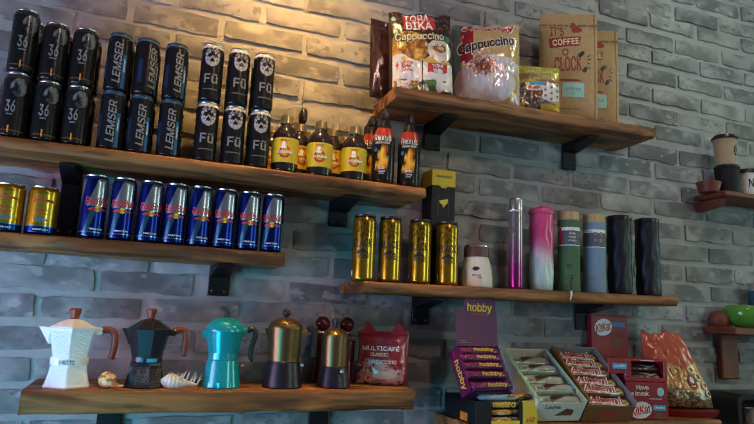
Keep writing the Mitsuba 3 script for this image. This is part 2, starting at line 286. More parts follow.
# ------------------------------------------------------------------ shelves and brackets
def board(x0, x1, zt, th, yf, seed, ragged=.006, slope=0.0, endcut=(0, 0)):
    n = 90; X = np.linspace(x0, x1, n); y0 = .0; sec = []
    b = .006; base = [(y0, 0), (-.05, 0), (-.10, 0), (yf + b, 0), (yf + .002, -.002), (yf, -b), (yf - .001, -th * .5), (yf, -th + b), (yf + .002, -th + .002), (yf + b, -th), (-.10, -th), (-.05, -th), (y0, -th)]
    V = []
    for i, x in enumerate(X):
        for k, (y, z) in enumerate(base):
            w = meshkit.fbm(np.array([x * 9 + seed, z * 30, y * 3.0]), 4) - .5; f = abs(y / yf) ** 3
            xx = x
            if i == 0: xx += endcut[0] * f + abs(w) * .012
            if i == n - 1: xx -= endcut[1] * f + abs(w) * .012
            V.append((xx, y + w * ragged * 2.2 * f, zt + slope * (x - x0) + z + (w * ragged * .8 if z < -b else 0)))
    m = len(base); V = np.array(V); Fq = [(i * m + k, i * m + (k + 1) % m, (i + 1) * m + (k + 1) % m, (i + 1) * m + k) for i in range(n - 1) for k in range(m)]
    F = [t for a, b_, c, d in Fq for t in ((a, b_, c), (a, c, d))]
    V = np.vstack([V, V[:m].mean(0), V[-m:].mean(0)]); c0, c1 = len(V) - 2, len(V) - 1
    F += [(c0, (k + 1) % m, k) for k in range(m)] + [(c1, (n - 1) * m + k, (n - 1) * m + (k + 1) % m) for k in range(m)]
    mesh = trimesh.Trimesh(V, F, process=False); mesh.fix_normals(); return mesh
def shelf(label, *a, **k):
    t = thing('shelf_board', label, 'shelf', 'wooden wall shelves'); part(t, 'board', board(*a, **k), 'wood', 50); return t
shelf('long rough wooden shelf holding the black cans and brown bottles', -.95, .665, 1.839, .026, -.19, 1)
shelf('wooden shelf holding the blue and silver cans', -.95, .314, 1.645, .031, -.15, 22, ragged=.008)
t_ = shelf('wooden shelf holding the gold cans and tumblers', .500, 1.540, 1.5888, .029, -.165, 43, slope=.013, endcut=(.020, .01), ragged=.009)
shelf('wooden shelf at the top holding the coffee bags', .572, 1.452, 2.1063, .034, -.178, 64, slope=.020)
shelf('thick live-edge wooden shelf holding the moka pots', -.203, .648, 1.332, .047, -.21, 85, ragged=.011, endcut=(.0, .01))
shelf('wooden shelf holding the chocolate bar boxes', .795, 1.625, 1.247, .035, -.215, 106)
ZL1, ZL2, ZL3, ZBR = 1.839, 1.645, 1.332, 1.247
zR2 = lambda x: 1.5885 + .013 * (x - .475)
zTR = lambda x: 2.106 + .020 * (x - .556)

def bracket(x, zt, drop, where, arm=.125, w=.052):
    t = thing('shelf_bracket', where, 'bracket', 'black shelf brackets')
    part(t, 'wall_plate', box(x - w / 2, x + w / 2, -.007, .0015, zt - drop, zt - .001, .0015), 'black_metal')
    s = trimesh.convex.convex_hull(np.array([(x + sx * w / 2 * k, y, zt - h) for sx in (-1, 1) for y, h, k in ((-.004, .002, 1), (-.004, .030, 1), (-arm, .002, .75), (-arm, .010, .75))]))
    part(t, 'arm', s, 'black_metal')
    for sx in (-.3, .3):
        m = lathe([(.0005, .0035), (.004, .003), (.005, 0)], 14); part(t, 'screw', m, 'screw_steel', True, Tr(x + sx * w, -.007, zt - drop + .012) @ Rx(math.pi / 2))
bracket(-.183, 1.812, .155, 'tall black metal bracket at the wall beside the two short gold cans', w=.042)
bracket(.484, 1.812, .070, 'black metal bracket under the right end of the black can shelf')
bracket(.180, 1.614, .076, 'black metal bracket with two screws under the blue can shelf')
bracket(.742, zR2(.742) - .029, .076, 'black metal bracket under the gold cans')
bracket(1.303, zR2(1.303) - .029, .080, 'black metal bracket under the green and blue tumblers')
bracket(.764, zTR(.764) - .034, .077, 'black metal bracket under the dark cappuccino bag')
bracket(1.258, zTR(1.258) - .034, .085, 'black metal bracket under the kraft coffee bags')
bracket(-.043, 1.285, .08, 'black metal bracket under the left end of the moka pot shelf')
bracket(.460, 1.285, .08, 'black metal bracket under the right end of the moka pot shelf')
bracket(.90, 1.212, .08, 'black metal bracket under the left of the chocolate shelf')
bracket(1.50, 1.212, .08, 'black metal bracket under the right of the chocolate shelf')

# ------------------------------------------------------------------ cans
def can_profile(r, H, neck=.86):
    return [(r * .80, .001), (r * .90, .004 + .006 * H), (r * .985, .03 * H), (r, .06 * H)] + [(r, H * q) for q in np.linspace(.06, .90, 72)[1:]] + [(r * (1 - (1 - neck) * q), H * (.90 + .07 * q ** .8)) for q in (.25, .5, .75, 1)]
_can = {}
def can_parts(kind, r, H, paint, bsdf, decals, neck=.86, lid='aluminium', rim='aluminium'):
    prof = can_profile(r, H, neck); n = 96; b = lathe(prof, n)
    th = np.arctan2(b.vertices[:, 0], -b.vertices[:, 1]); h = b.vertices[:, 2] / H
    P = [('body', mikit.ply(b, bsdf, smooth=True, color=np.clip(paint(th, h), 0, 1)))]
    k = neck * r
    P.append(('lid', mikit.ply(lathe([(k, .968 * H), (k * 1.03, .975 * H), (k * 1.04, .995 * H), (k * 1.01, H), (k * .95, .998 * H), (k * .93, .972 * H), (k * .4, .975 * H), (.0004, .975 * H)], 48), lid, smooth=40)))
    tab = cat_([prism(ell(.011, .007, 16), .0012, .978 * H), lathe([(.0004, .981 * H), (.003, .980 * H), (.003, .975 * H)], 12)]); P.append(('lid__pull_tab', mikit.ply(tab, lid)))
    P.append(('base_rim', mikit.ply(lathe([(.0004, .003), (r * .70, .003), (r * .74, 0), (r * .80, .001), (r * .90, .004 + .006 * H), (r * .985, .028 * H)], 48), rim, smooth=40)))
    for nm, m, bs in decals: P.append((nm, mikit.ply(m, bs)))
    _can[kind] = P
def can(kind, x, y, z, label, group, rot=0.0):
    t = thing({'rb': 'drink_can', 'short': 'short_drink_can'}.get(kind, 'drink_can'), label, 'can', group)
    M = Tr(x, y, z) @ Rz(rot - math.atan2(x, 1.45))
    for nm, p in _can[kind]: part(t, nm, p, None, M=M)
BLK = np.array([.009, .009, .010])
def base(th, c): return np.tile(np.asarray(c, float), (len(th), 1))
def nz(th, h, s=6, seed=0): return meshkit.fbm(np.stack([th * s, h * s * 2.6, th * 0 + seed], -1), 4)

# black can with a grey globe and "36"
def p36(th, h):
    c = base(th, BLK); d = np.hypot((th - .25) / .62, (h - .76) / .14); g = nz(th, h, 4, 3)
    c = np.where((d < 1)[:, None], lerpc((.012, .012, .013), (.17, .18, .18), (g - .46) * 4 + .1), c)
    put(c, (h < .115) & (h > .10) & (np.abs(th) < 1.1), (.22, .10, .02)); put(c, h > .9, (.03, .03, .03)); return c
rS, HS = .0262, .1455
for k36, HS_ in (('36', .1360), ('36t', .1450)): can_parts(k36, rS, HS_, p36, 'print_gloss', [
    ('lettering', wrap(text('36', w=.019, h=.026, cx=-.005, cy=.068), rS), 'silver_ink'), ('fine_print', wrap(fine(prism(rect(.012, .0025, -.005, .050), .0003)), rS), 'silver_ink'),
    ('stripe', wrap(fine(prism(rect(.0028, .016, -.004, .018), .0003)), rS), 'orange_ink')], lid='aluminium')  # the orange stripe paints a warm lamp reflection near the base
# black and blue can, lettering running upwards
def plem(th, h):
    c = base(th, BLK); put(c, (th > .42) & (th < .78) & (h < .62) & (h > .05), (.015, .10, .26)); put(c, h > .925, (.02, .10, .22)); put(c, (th > -1.3) & (th < -.9) & (h > .2) & (h < .6), (.012, .03, .07)); return c
can_parts('lem', rS, .1370, plem, 'print_gloss', [('lettering', wrap(text('LEMSER', w=.094, h=.0175, rot=math.pi / 2, cx=0.0, cy=.066, slant=.22, edge=.005), rS), 'silver_ink'),
    ('fine_print', wrap(text('ENERGY', w=.030, h=.0035, rot=math.pi / 2, cx=.0155, cy=.060), rS), 'white_ink')], neck=.88, lid='lid_dark')
# black can with white face-like smear and the two letters
def pfu(th, h):
    c = base(th, BLK); x, y = th / .70, (h - .76) / .17; d = np.hypot(x, y); g = meshkit.fbm(np.stack([np.abs(th) * 9, h * 30, th * 0 + 5], -1), 3)
    k = (d < 1) & (g > .44) & ~((np.abs(np.abs(x) - .38) < .2) & (np.abs(y - .12) < .16)) & ~((np.abs(x) < .22) & (np.abs(y + .38) < .12))
    put(c, k, (.36, .37, .38)); put(c, (h > .915), (.45, .45, .46)); put(c, (h > .20) & (h < .212) & (np.abs(th) < .7), (.2, .2, .2)); put(c, (h > .17) & (h < .178) & (np.abs(th) < .55), (.15, .15, .15)); return c
can_parts('fu', rS, HS, pfu, 'print_gloss', [('lettering', wrap(text('Fü', h=.024, bold=True, cy=.056), rS), 'silver_ink')])
# blue and silver can with red writing, two bulls and a yellow disc
def prb(th, h):
    blue, sil = np.array([.006, .022, .20]), np.array([.44, .46, .50]); c = base(th, blue); up = h > .50; q = (h - .5) / .5
    put(c, up & (th > -.85 + .95 * q) & (th < 1.0 - .1 * q), sil); put(c, up & (th < -1.5 + .5 * q), sil * .8)
    w = np.clip((.48 - h) / .40, 0, 1); put(c, ~up & (th < .05 - .62 * w) & (th > -.45 - .5 * w), np.array([.06, .22, .30])); put(c, ~up & (th > 1.15), sil * .8)
    put(c, (h > .105) & (h < .118), (.25, .45, .6)); put(c, (h > .93), (.06, .10, .35)); return c
def bull(s=1, f=1):
    P = np.array([(-7, -1), (-8, 1), (-6.4, .6), (-5, 2.2), (-2, 2.8), (1, 2.2), (3.2, 3.0), (5, 2.2), (6.4, 3.6), (6.2, 1.6), (7.2, .2), (6, -.8), (4.2, -.6), (3.4, -2.6), (2.6, -2.8), (2.4, -1), (-1, -1), (-2.6, -2.8), (-3.6, -2.6), (-3.4, -.6), (-5, -1.6), (-6, -3), (-6.8, -2.6)]) * s
    P = P * [f, 1]; return P if f > 0 else P[::-1]
r2, H2 = .0268, .1465
can_parts('rb', r2, H2, prb, 'print_metal', [('lettering', wrap(text('RedBull', w=.054, h=.0165, cx=.002, cy=.085, slant=.1), r2), 'red_ink'),
    ('disc', wrap(fine(prism(ell(.0065, .0065, 18, .002, .068), .0004)), r2), 'yellow_ink'),
    ('bulls', wrap(fine(cat_([prism(bull(.00125) + [-.0085, .0665], .0006), prism(bull(.00125, -1) + [.0125, .0665], .0006)])), r2), 'red_ink'),
    ('fine_print', wrap(text('ENERGY DRINK', w=.030, h=.004, cx=.004, cy=.0225), r2), 'white_ink')])
# short gold can
def pshort(th, h):
    c = lerpc((.62, .36, .02), (.42, .20, .01), nz(th, h, 2, 1)); put(c, h < .17, (.01, .05, .22)); put(c, (h > .17) & (h < .20), (.10, .42, .5)); put(c, (np.abs(th) < .55) & (h > .24) & (h < .84), (.70, .50, .05)); return c
r3, H3 = .0312, .107
can_parts('short', r3, H3, pshort, 'print_metal', [('bulls', wrap(fine(cat_([prism(bull(.0013) + [-.0115, .074], .0005), prism(bull(.0013, -1) + [.0115, .074], .0005)])), r3), 'red_ink'),
    ('lettering', wrap(text('Red Bull', w=.024, h=.009, cy=.034), r3), 'blue_ink'), ('red_print', wrap(cat_([text('RED', w=.012, h=.005, cx=-.007, cy=.054), text('BULL', w=.012, h=.005, cx=.007, cy=.054), fine(prism(rect(.022, .002, 0, .046), .0003))]), r3), 'red_ink'),
    ('fine_print', wrap(text('KRATING DAENG', w=.030, h=.0032, cy=.0115), r3), 'white_ink')])
# tall gold can with black print
def pgold(th, h):
    c = lerpc((.36, .20, .012), (.54, .33, .03), nz(th, h, 3, 9)); g = meshkit.fbm(np.stack([th * 13 + h * 9, h * 46 - th * 6, th * 0], -1), 3)
    put(c, (np.hypot(th / .8, (h - .77) / .14) < 1) & (np.abs(g - .5) < .07), (.05, .035, .01)); put(c, (np.abs(th) > 1.0) & (np.abs(th) < 1.06), (.10, .06, .01)); put(c, h > .955, (.03, .03, .03)); return c
r4, H4 = .0305, .176
can_parts('gold', r4, H4, pgold, 'print_metal', [('lettering', wrap(cat_([text('BLACK', w=.052, h=.022, cy=.100), text('ROSE', w=.030, h=.012, cx=.004, cy=.066)]), r4), 'black_ink'),
    ('emblem', wrap(fine(cat_([prism(ell(.012, .0035, 16, -.006, .078, .5), .0003), prism(ell(.012, .003, 16, .006, .079, -.5), .0003), prism(ell(.004, .007, 16, 0, .080), .0005)])), r4), 'black_ink'),
    ('fine_print', wrap(fine(prism(rect(.003, .014, -.030, .022), .0003)), r4), 'white_ink')], neck=.90, lid='lid_dark')

ORD = ['leftmost', 'middle', 'right-hand']
def row(kind, xs, yf, z, r, H, names, stack, rows, rots, group):
    for i, x in enumerate(xs):
        for lay_ in range(rows):
            y = yf + r + lay_ * (2 * r + .006); X = x * (1 + r / 1.44) + lay_ * .004
            for s in range(stack):
                kd, hh = (kind + 't', .1450) if kind == '36' and i == 0 else (kind, H)
                can(kd, X, y, z + s * hh, names(i, lay_, s), group, rots[(i * 2 + s + 3 * lay_) % len(rots)])
ps = lambda s: ('bottom', 'top')[s]
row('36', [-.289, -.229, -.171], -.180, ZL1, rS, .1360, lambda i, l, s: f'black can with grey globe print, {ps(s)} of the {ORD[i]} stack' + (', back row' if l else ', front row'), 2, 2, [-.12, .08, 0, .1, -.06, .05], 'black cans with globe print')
row('lem', [-.100, -.042, .022], -.180, ZL1, rS, .1370, lambda i, l, s: f'black and blue can with upright lettering, {ps(s)} of the {ORD[i]} stack' + (', back row' if l else ', front row'), 2, 2, [-.05, -.1, .1, .62, .08, .28], 'black and blue cans')
row('fu', [.102, .164, .224], -.180, ZL1, rS, HS, lambda i, l, s: f'black can with silver Fü letters and silver rim, {ps(s)} of the {ORD[i]} stack' + (', back row' if l else ', front row'), 2, 2, [.1, -.02, .12, .22, .15, .3], 'black cans with silver letters')
NUM = ['first', 'second', 'third', 'fourth', 'fifth', 'sixth', 'seventh', 'eighth']
for i, px in enumerate([-.119, -.060, -.002, .053, .108, .165, .222, .280]):
    can('rb', px * 1.018, -.132 + r2, ZL2, f'blue and silver can with red writing, {NUM[i]} from the left on its shelf', 'blue and silver cans', [.25, -.05, .1, .05, .3, 0, .12, -.1][i])
for i, x in enumerate([-.289, -.222]):
    can('short', x, -.135 + r3, ZL2, f'short gold can with blue bottom band, {("left", "right")[i]} one of two', 'short gold cans', [-.12, 0][i])
for i, x in enumerate([.519, .591, .676, .757]):
    can('gold', x * 1.02, -.132 + r4, zR2(x), f'tall gold can with black print, {NUM[i]} from the left in front row', 'tall gold cans', [-.1, 0, -.05, .1][i])

# ------------------------------------------------------------------ bottles
def med_bottle(x, y, z, label, rot=0.0):
    t = thing('brown_bottle', label, 'bottle', 'brown bottles with yellow labels'); M = Tr(x, y, z) @ Rz(rot - math.atan2(x, 1.45))
    for nm, p in MED: part(t, nm, p, None, M=M)
rb_ = .0325
prof = [(.0004, .003), (.026, 0), (.031, .003), (rb_, .008), (rb_, .086), (.0320, .093), (.0295, .101), (.025, .109), (.0195, .116), (.0150, .122), (.0130, .127), (.0130, .136), (.0004, .136)]
MED = [('glass', mikit.ply(lathe(prof, 48), 'amber_glass', smooth=40)),
       ('cap', mikit.ply(lathe([(.0142, .1245), (.0158, .126), (.0158, .129), (.0150, .131), (.0150, .142), (.0140, .146), (.0004, .147)], 40, lambda th, r, z: r * (1 + .012 * np.sign(np.sin(th * 20)) * (z < .142) * (r > .014))), 'cap_gold', smooth=30))]
lab = lathe([(rb_ + .0003, .022), (rb_ + .0006, .0225), (rb_ + .0006, .0835), (rb_ + .0003, .084)], 64)
MED += [('paper_label', mikit.ply(lab, 'gold_card', smooth=40)), ('paper_label__emblem', mikit.ply(wrap(text('C', h=.030, w=.026, cy=.048), rb_ + .0007), 'red_ink')),
        ('paper_label__red_print', mikit.ply(wrap(text('Redoxon', w=.020, h=.0042, cy=.077), rb_ + .0007), 'red_ink')),
        ('paper_label__white_print', mikit.ply(wrap(cat_([text('VITAMIN', w=.036, h=.0058, cx=.001, cy=.047, depth=.0009), fine(prism(ell(.0045, .0075, 14, -.002, .0665), .0008)), fine(prism(ell(.0075, .003, 14, -.002, .059), .0008))]), rb_ + .0007), 'white_ink'))]
for i, (x, y) in enumerate([(.296, -.148), (.384, -.148), (.475, -.148)]): med_bottle(x, y, ZL1, f'brown bottle with yellow label and gold cap, {NUM[i]} from the left in front row', [-.05, .0, .05][i])
for i, (x, y, w) in enumerate([(.341, -.096, 'just behind the gap between the first and second front bottles'), (.430, -.097, 'just behind the gap between the second and third front bottles'), (.279, -.048, 'at the wall behind the first front bottle'), (.383, -.043, 'at the wall behind the second front bottle'), (.479, -.045, 'at the wall behind the third front bottle')]):
    med_bottle(x, y, ZL1, 'brown bottle with gold cap ' + w, .3 - .12 * i)

HR = .206
pr = [(.0004, .003), (.022, 0), (.0275, .004), (.0295, .012), (.0300, .114)] + [(.0300 - .0170 * q ** 1.2, .114 + .058 * q) for q in np.linspace(.1, 1, 10)] + [(.0125, .175), (.0140, .176), (.0140, .180), (.0122, .1805)]
prf = np.array(pr)
def rexr(zz): return np.interp(zz, prf[4:, 1], prf[4:, 0])
def rex_paint(th, h):
    z = h * HR; c = base(th, (.012, .010, .010)); put(c, (z > .128) & (z < .150), (.34, .035, .02)); g = meshkit.fbm(np.stack([th * 4, h * 16, th * 0], -1), 3)
    w = np.clip((.100 - z) / .055, 0, 1); tw = .10 * np.sin(z * 260 + 1) + (g - .5) * .35; k = ((np.abs(th + tw) < .08 + .42 * w ** .8) | (np.abs(th - .32 + tw) < .05 + .20 * np.clip((.080 - z) / .04, 0, 1))) & (z > .046) & (z < .101 + .0 * z); c = np.where(k[:, None], lerpc((.72, .18, .02), (.80, .55, .06), (g - .35) * 3), c)
    return c
dense = np.interp(np.linspace(0, len(pr) - 1, 130), range(len(pr)), [p[0] for p in pr]), np.interp(np.linspace(0, len(pr) - 1, 130), range(len(pr)), [p[1] for p in pr])
rmesh = lathe(np.stack(dense, 1), 84); rth = np.arctan2(rmesh.vertices[:, 0], -rmesh.vertices[:, 1])
REX = [('body', mikit.ply(rmesh, 'print_gloss', smooth=True, color=rex_paint(rth, rmesh.vertices[:, 2] / HR))),
       ('cap', mikit.ply(lathe([(.0128, .178), (.0138, .179), (.0138, .188), (.0115, .196), (.0070, .199), (.0066, HR - .002), (.0050, HR), (.0004, HR)], 36), 'black_plastic', smooth=40)),
       ('lettering', mikit.ply(wrap(text('Rexus', w=.047, h=.0185, cy=.122, bold=False), rexr), 'white_ink')), ('subtitle', mikit.ply(wrap(text('ENERGY DRINK', w=.040, h=.0055, cy=.1075), rexr), 'white_ink')),
       ('fine_print', mikit.ply(wrap(cat_([text('500', w=.015, h=.0065, cy=.0405), text('TAURINE', w=.019, h=.0040, cy=.0315), text('CAFFEINE', w=.014, h=.003, cy=.0255)]), rexr), 'white_ink')),
       ('seal', mikit.ply(wrap(fine(prism(ell(.0048, .0060, 16, -.0185, .089), .0004)), rexr), 'blue_ink'))]
for x, y, w, ro in [(.555, -.150, 'left one in front', -.1), (.628, -.150, 'at the right end of the shelf', .02), (.545, -.085, 'peeking out behind the left front one', .2), (.556, -.023, 'against the wall behind the others', 0)]:
    t = thing('flame_bottle', f'black bottle with red shoulder band and flame print, {w}', 'bottle', 'black flame print bottles'); M = Tr(x, y, ZL1) @ Rz(ro - math.atan2(x, 1.45))
    for nm, p in REX: part(t, nm, p, None, M=M)

# dark oval hanging on the wall
t = thing('wall_pod', 'small black oval pod hanging on the wall behind the brown bottles', 'pod')
part(t, 'pod', ball(.022, (.366, -.016, 2.036), 3, (.55, .7, 1.0)) if False else moved(ball(1, sub=3, s=(.0125, .0135, .026)), Tr(.366, -.014, 2.036) @ Ry(.1)), 'black_plastic', True)
part(t, 'cord', tube([(.364, -.006, 2.058), (.3635, -.004, 2.08), (.363, -.003, 2.097)], .0008, 6), 'black_matte', True)

# ------------------------------------------------------------------ things on the right shelf
t = thing('tea_box', 'tall slim black box with a yellow top and yellow cup emblem behind the gold cans', 'box')
xb0, xb1, yb0, zb0 = .738, .812, -.066, zR2(.775); zb1 = 1.926
part(t, 'box', box(xb0, xb1, yb0, -.004, zb0, zb1 - .048, .0015), 'black_card')
part(t, 'lid', box(xb0 - .001, xb1 + .001, yb0 - .001, -.003, zb1 - .048, zb1, .0015), 'yellow_card')
part(t, 'notch', stand(moved(prism(np.array([(-.012, 0), (.012, 0), (.008, -.006), (-.008, -.006)]), .0006), Tr((xb0 + xb1) / 2, zb1 - .047, -yb0))), 'yellow_card')
D = lambda m, x, z, y: moved(stand(m), Tr(x, y, z))
xm = (xb0 + xb1) / 2
part(t, 'emblem', D(cat_([prism(np.array([(-.014, .004), (.014, .012), (.014, -.001), (.004, -.008), (-.008, -.005)]), .0006), prism(np.array([(-.004, -.008), (.006, -.008), (.001, -.016)]), .0006)]), xm, zb1 - .095, yb0 - .0003), 'yellow_ink')
part(t, 'panel_lines', D(cat_([prism(rect(.0012, .06, s * .016, 0), .0004) for s in (-1, 1)]), xm, zb1 - .105, yb0 - .0003), 'grey_paper')
part(t, 'lettering', D(text('ESPRESSO', w=.050, h=.006), xm, zb1 - .020, yb0 - .0012), 'black_ink')

t = thing('white_jar', 'white thermos food jar with a dark brown lid and leaf emblem', 'jar')
M = Tr(.848 * 1.03, -.132 + .046, zR2(.86)) @ Rz(-.54); rj = lambda zz: np.interp(zz, [0, .02, .05, .075, .088], [.045, .0455, .0425, .037, .034])
part(t, 'body', lathe([(.0004, .001), (.041, 0), (.0445, .003), (.0455, .012), (.0448, .03), (.0425, .05), (.0395, .066), (.036, .078), (.0335, .086), (.0004, .086)], 56), 'jar_white', 40, M)
part(t, 'lid', lathe([(.034, .086), (.0358, .087), (.0362, .110), (.0345, .114), (.0004, .115)], 56), 'jar_lid', 40, M)
part(t, 'lid_top', lathe([(.034, .1145), (.0335, .119), (.031, .121), (.0004, .121)], 48), 'aluminium', 40, M)
part(t, 'emblem', wrap(fine(cat_([prism(ell(.0095, .0055, 18, 0, .0, .12), .0006), ])), .0425, 0).apply_transform(Tr(0, 0, .052)) if False else wrap(fine(prism(ell(.0095, .0055, 18, 0, .052, .12), .0012)), rj, 0), 'black_ink', False, M)
part(t, 'lettering', wrap(cat_([text('thermo', w=.026, h=.0045, cx=.002, cy=.034, depth=.0012), text('cup', w=.010, h=.0035, cx=.010, cy=.027, depth=.0012)]), rj), 'brown_ink', False, M)

def colored_lathe(prof, n, fn, colfn):
    m = lathe(prof, n, fn); th = np.arctan2(m.vertices[:, 0], -m.vertices[:, 1]); return m, colfn(th, m.vertices[:, 2])
def smoothcol(z, stops):
    zs = [s[0] for s in stops]; return np.stack([np.interp(z, zs, [s[1][k] for s in stops]) for k in range(3)], -1)
t = thing('slim_flask', 'slim steel flask fading to purple at the bottom, beside the white jar', 'flask')
rF, HF = .0205, .262; M = Tr(.972 * 1.014, -.132 + rF, zR2(.98)) @ Rz(-.6)
zz = np.linspace(.006, .222, 60)
m, c = colored_lathe([(.0004, .001), (.018, 0), (rF - .001, .002)] + [(rF, q) for q in zz], 56, None, lambda th, z: smoothcol(z, [(0, (.32, .02, .17)), (.06, (.30, .04, .18)), (.12, (.32, .20, .27)), (.17, (.36, .34, .36))]))
part(t, 'body', m, 'steel_grad', True, M, color=c)
part(t, 'ring', lathe([(rF - .001, .222), (rF - .0015, .2245), (rF - .001, .2270)], 48), 'white_ink', 40, M)
part(t, 'cap', lathe([(rF - .0008, .227), (rF, .229), (rF, .257), (rF - .003, .262), (.0004, .262)], 48), 'aluminium', 40, M, label='brushed steel cap')
part(t, 'emblem', wrap(text('S', h=.016, w=.008, cx=-.006, cy=.168), rF), 'black_ink', False, M)

def twist(th, r, z, H, a=.05, k=3, turns=1.0): return r * (1 + a * np.cos(k * (th - 2 * np.pi * turns * z / H)) * np.clip(z / .03, 0, 1) * np.clip((H - z) / .03, 0, 1))
t = thing('twisted_tumbler', 'twisted glossy tumbler, pink at the top fading to white and mint', 'tumbler')
M = Tr(1.060 * 1.022, -.132 + .035, zR2(1.07)); Ht = .225
zz = np.linspace(.004, Ht, 90)
m, c = colored_lathe([(.0004, .001), (.028, 0)] + [(np.interp(q, [0, .02, Ht - .02, Ht], [.031, .0335, .0345, .034]), q) for q in zz], 96, lambda th, r, z: twist(th, r, z, Ht, .032, 4, .55), lambda th, z: smoothcol(z + .012 * np.sin(2 * th), [(0, (.36, .62, .54)), (.055, (.55, .68, .62)), (.085, (.66, .62, .62)), (.12, (.64, .20, .32)), (.15, (.66, .06, .19)), (.23, (.68, .09, .22))]))
part(t, 'body', m, 'print_gloss', True, M, color=c)
part(t, 'lid', lathe([(.034, Ht - .001), (.0375, Ht + .001), (.0375, Ht + .012), (.035, Ht + .015), (.020, Ht + .016), (.0004, Ht + .016)], 56), mat('pink_plastic', (.62, .07, .17), .3, clear=.4), 40, M)
part(t, 'sip_cover', box(-.018, .012, -.030, .006, Ht + .015, Ht + .022, .003), 'pink_plastic', False, M)

def tube_box(label, x, r, col, H=.240, tag=(.30, .012, .03), rot=0.0):
    t = thing('tumbler_tube', label, 'tumbler'); M = Tr(x, -.132 + r, zR2(x)) @ Rz(rot - math.atan2(x, 1.45))
    m, c = colored_lathe([(.0004, .001), (r - .003, 0)] + [(r, q) for q in np.linspace(.002, H - .026, 60)], 64, None, col)
    part(t, 'body', m, 'print_matte', True, M, color=c)
    part(t, 'lid', lathe([(r - .001, H - .026), (r - .0005, H - .002), (r - .003, H), (.0004, H)], 48), 'bamboo', 40, M, label='pale bamboo lid')
    lb = fine(prism(rect(r * 2.6, .052, .004, H - .075), .0004)); part(t, 'paper_band', wrap(lb, r), 'grey_paper', False, M)
    part(t, 'paper_band__edge', wrap(fine(cat_([prism(rect(r * 2.6, .0025, .004, H - .1025), .0006), prism(rect(r * 2.6, .010, .006, H - .054), .0006)])), r), 'white_ink', False, M)
    return t, M
t, M = tube_box('green tumbler with bamboo lid and grey label with a red corner', 1.154 * 1.021, .0320, lambda th, z: base(th, (.075, .155, .075)))
part(t, 'paper_band__red_corner', wrap(fine(prism(rect(.010, .050, -.025, .165), .0008)), .032), 'red_ink', False, M)
part(t, 'paper_band__print', wrap(cat_([text('STAINLESS', w=.034, h=.0045, cx=.008, cy=.186, depth=.0009), text('500 ML', w=.020, h=.0055, cx=.012, cy=.172, depth=.0006), text('VACUUM', w=.022, h=.0045, cx=.012, cy=.162, depth=.0006), text('TUMBLER', w=.024, h=.0045, cx=.012, cy=.151, depth=.0006)]), .032), 'white_ink', False, M)
part(t, 'lettering', wrap(cat_([text('LIFE', w=.016, h=.010, cx=0, cy=.075), fine(prism(rect(.040, .0012, 0, .048), .0003)), fine(prism(rect(.034, .0012, 0, .040), .0003))]), .032), 'black_ink', False, M)
t, M = tube_box('pale blue tumbler with bamboo lid, between the green and the black tumblers', 1.246 * 1.021, .0325, lambda th, z: base(th, (.20, .29, .38)))
part(t, 'paper_band__print', wrap(cat_([fine(prism(ell(.0055, .0055, 14, .014 + a, .168 + b), .0008)) for a in (-.008, .008) for b in (-.010, .010)] + [text('BPA FREE', w=.020, h=.004, cx=-.014, cy=.186, depth=.0009)]), .0325), 'silver_ink', False, M)
part(t, 'lettering', wrap(cat_([fine(prism(rect(.030, .0012, -.010, .048), .0003)), fine(prism(rect(.026, .0012, -.010, .040), .0003))]), .0325), 'grey_paper', False, M)
for x, w in ((1.343, 'left one beside the pale blue tumbler'), (1.452, 'right one at the end of the shelf')):
    t = thing('twisted_tumbler', f'tall black twisted tumbler with bluish sheen, {w}', 'tumbler', 'black twisted tumblers'); M = Tr(x * 1.022, -.132 + .037, zR2(x)) @ Rz(.1 if x < 1.4 else .35); Hb = .232
    part(t, 'body', lathe([(.0004, .001), (.030, 0)] + [(np.interp(q, [0, .02, Hb - .02, Hb], [.033, .0355, .0365, .035]), q) for q in np.linspace(.004, Hb, 80)], 84, lambda th, r, z: twist(th, r, z, Hb, .035, 4, .55)), 'tumbler_black', True, M)
    part(t, 'lid', lathe([(.034, Hb - .001), (.0375, Hb + .001), (.0375, Hb + .010), (.034, Hb + .013), (.0004, Hb + .013)], 48), 'black_plastic', 40, M)
t = thing('price_tag', 'thin black and white tag strip hanging over the shelf edge below the green tumbler', 'tag')
p0 = np.array([(1.135, -.1680, 1.640), (1.130, -.1710, 1.612), (1.126, -.1775, 1.590), (1.121, -.1780, 1.573)])
s_ = spline(p0, 16); part(t, 'strip', tube(s_[:9], .0018, 8), 'black_ink', True); part(t, 'tip', tube(s_[8:], .0022, 8), 'tag_white', True, label='white lower end')

